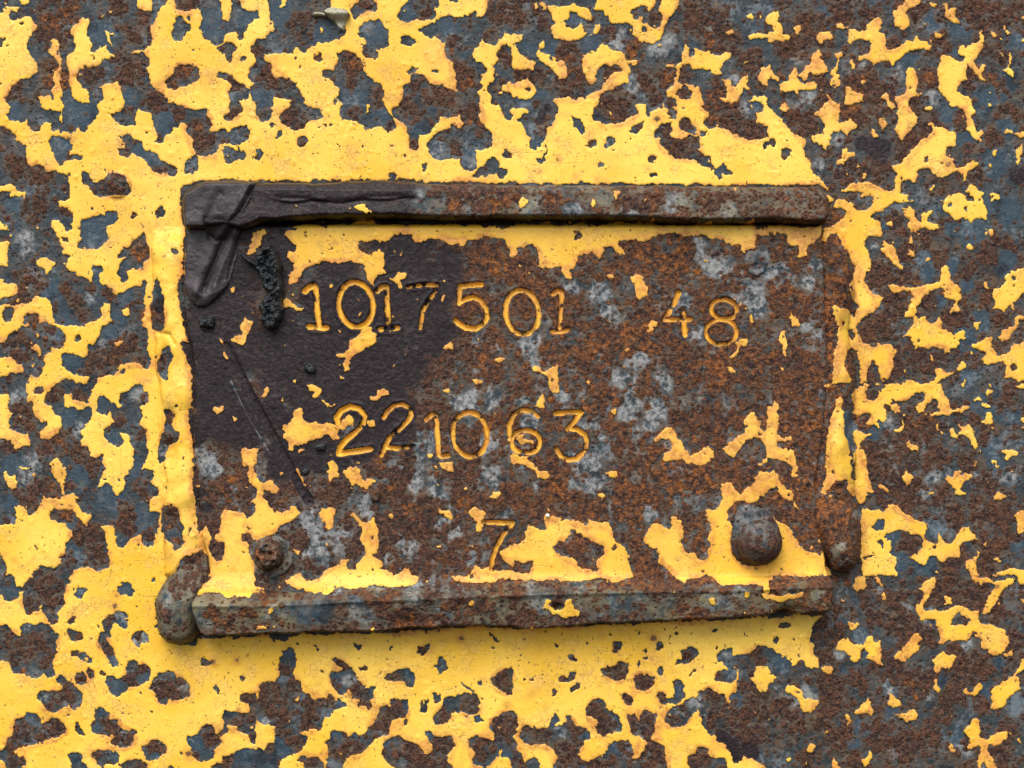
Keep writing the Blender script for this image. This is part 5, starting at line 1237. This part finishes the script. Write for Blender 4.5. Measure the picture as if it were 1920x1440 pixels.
rivet([(466, 1040), (470, 1024), (484, 1012), (502, 1006), (524, 1008), (540, 1018), (548, 1040), (546, 1060), (534, 1076), (514, 1086), (494, 1092), (480, 1092), (474, 1078), (476, 1062)],
      lambda X, Y, sd: 5 * rounded((sd + 1) / 7) - 5 * np.exp(-((np.hypot(X - 503, Y - 1042) - 29) / 5) ** 2) + (30 + 70 * (fbm(X, Y, 15, 3, 91) - .5)) * sstep(31, 17, np.hypot(X - 502, (Y - 1042) * .9)) - 16 * np.exp(-(d_line(X, Y, [(494, 1084), (504, 1072), (511, 1064)]) / 4) ** 2),
      'broken rivet stub in its washer at the lower left', f_stub, 50)
def f_flat(f, x, y, h):
    f['paint'] = f['paint'] * 0; f['pale'] = f['pale'] * 0 + .4; f['rust'] = f['rust'] * 0 + .35; f['slate'] = f['slate'] * 0 + .4
rivet([(1395, 486), (1402, 472), (1418, 468), (1434, 476), (1440, 494), (1434, 510), (1420, 518), (1404, 512), (1396, 500)],
      lambda X, Y, sd: 6 * rounded((sd + 1) / 7) - 6 * np.exp(-(((X - 1420) / 9) ** 2 + ((Y - 500) / 8) ** 2)) + 5 * (fbm(X, Y, 12, 2, 93) - .5), 'worn flat rivet end at the upper right', f_flat, 38)
rivet([(694, 926), (702, 918), (710, 922), (713, 932), (710, 940), (702, 941), (695, 936)], lambda X, Y, sd: 9 * rounded((sd + 1) / 8), 'tiny round rust pimple left of the middle',
      lambda f, x, y, h: f.update(paint=f['paint'] * 0, rust=f['rust'] * 0 + .8, orange=f['orange'] * 0 + .3), 38, 1.0).name = "rust_pimple"

# stamped numerals: the groove of each is a part of its own, with what is left of the paint
for i, (ch, st, hw, pf, rt, lb) in enumerate(NUM):
    ax = [p[0] for s in st for p in s]; ay = [p[1] for s in st for p in s]
    def hf(X, Y, st=st, hw=hw):
        d = num_d(X, Y, st)
        t = np.clip(d / hw, 0, 1)
        return np.where(d < hw - .2, h_plate(X, Y) * .35 + .65 * (H_PLATE + 1) - 9.0 * (1 - t ** 3) + 1.0, h_plate(X, Y) + .5) + .7 * (fbm(X, Y, 5, 2, 95) - .5)
    def ff(f, x, y, h, st=st, hw=hw, pf=pf, rt=rt, i=i):
        d = num_d(x, y, st)
        nz = fbm(x, y, 14, 3, 97 + i)
        f['paint'] = np.clip(pf - .08 + 1.3 * (nz - .5) + .5 * (fbm(x, y, 6, 2, 99 + i) - .5) - .45 * sstep(.60, 1.05, d / hw), 0, 1)
        f['stain'] = np.clip(.08 + rt * .62 + .6 * (fbm(x, y, 22, 3, 98 + i) - .5) + .30 * sstep(.55, 1.0, d / hw), 0, 1)
    surface("numeral", np.arange(min(ax) - hw - 2, max(ax) + hw + 3, 1.0), np.arange(min(ay) - hw - 2, max(ay) + hw + 3, 1.0), hf,
            lambda X, Y, st=st, hw=hw: num_d(X, Y, st) < hw + .9, MAT, base, H_PLATE, fields=ff)['label'] = lb

# ------------------------------------------------------------ what lies on the plate and panel
TAR = [(341, 368), (350, 352), (384, 336), (430, 335), (486, 338), (478, 356), (468, 380), (456, 404), (449, 428), (443, 452), (440, 480), (432, 512), (424, 534), (404, 556), (386, 572), (368, 574), (352, 560), (342, 530), (345, 480), (350, 432), (342, 402)]
TAR_W = wob(TAR, 1.5, 31)
def h_tar(X, Y):
    sd = sd_poly(X, Y, TAR_W)
    edge_rail = sstep(-1, 12, sd_poly(X, Y, [(341, 362), (384, 337), (500, 338), (500, 460), (341, 460)]))
    wd = np.where(X < 386, 3.0, 26.0)
    under = 36 + 35 * (1 - sstep(-wd, wd, Y - 427)) * (0.25 + .75 * edge_rail)
    under = np.where(Y < 370, under * (.3 + .7 * rounded((sd + 1) / 12)), under)
    f = 4.5 * rounded((sd + 1) / 8)
    for pts, a, w in (([(484, 342), (462, 384), (438, 424), (416, 452), (404, 478), (388, 520), (378, 546)], -8, 4.5), ([(476, 342), (452, 382), (428, 422), (406, 450)], 6, 7),
                      ([(446, 452), (440, 470), (430, 500), (425, 522)], -6, 4), ([(440, 440), (426, 470), (412, 505), (400, 535)], 7, 7), ([(408, 440), (396, 468), (372, 520), (366, 548)], 6, 9),
                      ([(416, 366), (400, 392), (390, 420)], -5, 8), ([(392, 440), (404, 452), (414, 448)], -5, 3.5), ([(404, 480), (392, 505), (380, 535)], -5, 3), ([(360, 540), (380, 558), (402, 545)], 8, 12)):
        f = f + .72 * a * np.exp(-(d_line(X, Y, pts) / w) ** 2)
    return under + f + 5 * (fbm(X, Y, 36, 3, 101) - .5) + 1.2 * (fbm(X, Y, 6, 2, 102) - .5)
def top_level(name, xs, ys, hf, inside, mat, mean, drop, at, label, cat, group=None, fields=False):
    k = 1 - mean / DIST
    org = ((at[0] - W / 2) * S * k, -at[2] * S, (H / 2 - at[1]) * S * k)
    o = surface(name, xs, ys, hf, inside, mat, None, mean, drop, fields, org)
    return tag(o, label, cat, group)
top_level("tar_film", np.arange(334, 494, 1.3), np.arange(330, 582, 1.3), h_tar, lambda X, Y: sd_poly(X, Y, TAR_W) > -.7, M_TAR, 55, 22, (395, 570, 34),
          'wrinkled black film of dried tar draped over the upper left corner of the number plate', 'tar film')
GR = [
 ([(494, 462), (508, 458), (520, 472), (524, 486), (530, 498), (526, 512), (530, 530), (533, 548), (528, 566), (533, 580), (528, 600), (518, 616), (506, 620), (494, 612), (488, 600), (492, 584), (484, 576), (494, 560), (504, 548), (494, 540), (490, 526), (486, 510), (474, 500), (460, 490), (450, 476), (466, 484), (482, 492), (478, 476)],
  26, 'long ragged smear of black grease left of the stamped numbers', 9),
 ([(371, 600), (380, 594), (390, 596), (400, 594), (402, 606), (400, 616), (386, 615), (374, 613)], 16, 'small black grease lump near the left edge of the number plate', 10),
 ([(571, 686), (578, 678), (586, 682), (592, 692), (590, 700), (578, 700), (570, 694)], 8, 'black grease crumb between the two lines of numbers', 7),
 ([(592, 834), (602, 829), (611, 834), (608, 845), (596, 846), (590, 841)], 6, 'flat black grease dab under the first 2 of the lower line', 6),
 ([(567, 880), (574, 877), (580, 881), (576, 890), (568, 891), (564, 886)], 5, 'black grease dab below the lower line at its left', 6),
]
for j, (poly, hh_, lb, rr) in enumerate(GR):
    pw = wob(poly, 2.2, 40 + j)
    ax = [p[0] for p in poly]; ay = [p[1] for p in poly]
    def hf(X, Y, pw=pw, hh_=hh_, j=j, rr=rr):
        sd = sd_poly(X, Y, pw)
        n = fbm(X, Y, 13, 4, 110 + j, .65)
        return H_PLATE + hh_ * rounded((sd + .5) / rr) * (.35 + 1.3 * n) + 10 * np.abs(fbm(X + 2 * Y, Y, 10, 3, 120 + j) - .5) * sstep(0, 5, sd)
    top_level("grease_lump", np.arange(min(ax) - 4, max(ax) + 4, 1.0), np.arange(min(ay) - 4, max(ay) + 4, 1.0), hf, lambda X, Y, pw=pw: sd_poly(X, Y, pw) > -.6, M_GREASE, 42, 24,
              (sum(ax) / len(ax), max(ay), H_PLATE), lb, 'grease', 'black grease left on the number plate')
TR = [(1480, 244), (1500, 246)]
# dry leaf scrap stuck on the panel: curled blade and short stalk
LEAF = [(608, 24), (612, 16), (622, 12), (634, 14), (648, 17), (655, 26), (648, 36), (646, 48), (643, 56), (637, 53), (628, 42), (616, 33)]
STALK = [(585, 25), (589, 21), (600, 21), (610, 24), (612, 31), (602, 29), (590, 29)]
lf = bpy.data.objects.new("dry_leaf", None); scene.collection.objects.link(lf); lf.empty_display_size = .002
lf.location = ((625 - 960) * S, 0, (720 - 34) * S)
tag(lf, 'curled scrap of dry grey green leaf stuck to the panel above the number plate', 'leaf')
def leaf_part(name, poly, hf_):
    pw = wob(poly, .8, 51); ax = [p[0] for p in poly]; ay = [p[1] for p in poly]
    o = surface(name, np.arange(min(ax) - 3, max(ax) + 3, .9), np.arange(min(ay) - 3, max(ay) + 3, .9), lambda X, Y: hf_(X, Y, sd_poly(X, Y, pw)), lambda X, Y: sd_poly(X, Y, pw) > -.5, M_LEAF, lf, 12, 0, False, tuple(lf.location))
    return o
leaf_part("blade", LEAF, lambda X, Y, sd: 9 * rounded((sd + .6) / 4) + 14 * np.exp(-(d_line(X, Y, [(610, 24), (630, 26), (652, 26)]) / 9) ** 2) + 5 * (fbm(X, Y, 9, 3, 131) - .5))
leaf_part("stalk", STALK, lambda X, Y, sd: 12 * rounded((sd + .6) / 4) + 2 * (fbm(X, Y, 6, 2, 132) - .5))
gp = [(1027 + 3.6 * math.cos(a * .785), 967 + 3.6 * math.sin(a * .785)) for a in range(8)]
top_level("grit_grain", np.arange(1020, 1034, .7), np.arange(960, 974, .7), lambda X, Y: H_PLATE + 1 + 6 * rounded((sd_poly(X, Y, gp) + .4) / 3.2), lambda X, Y: sd_poly(X, Y, gp) > -.4, M_GRIT, 38, 30, (1027, 970, H_PLATE),
          'single white grain of grit to the right of the lone 7', 'grit')
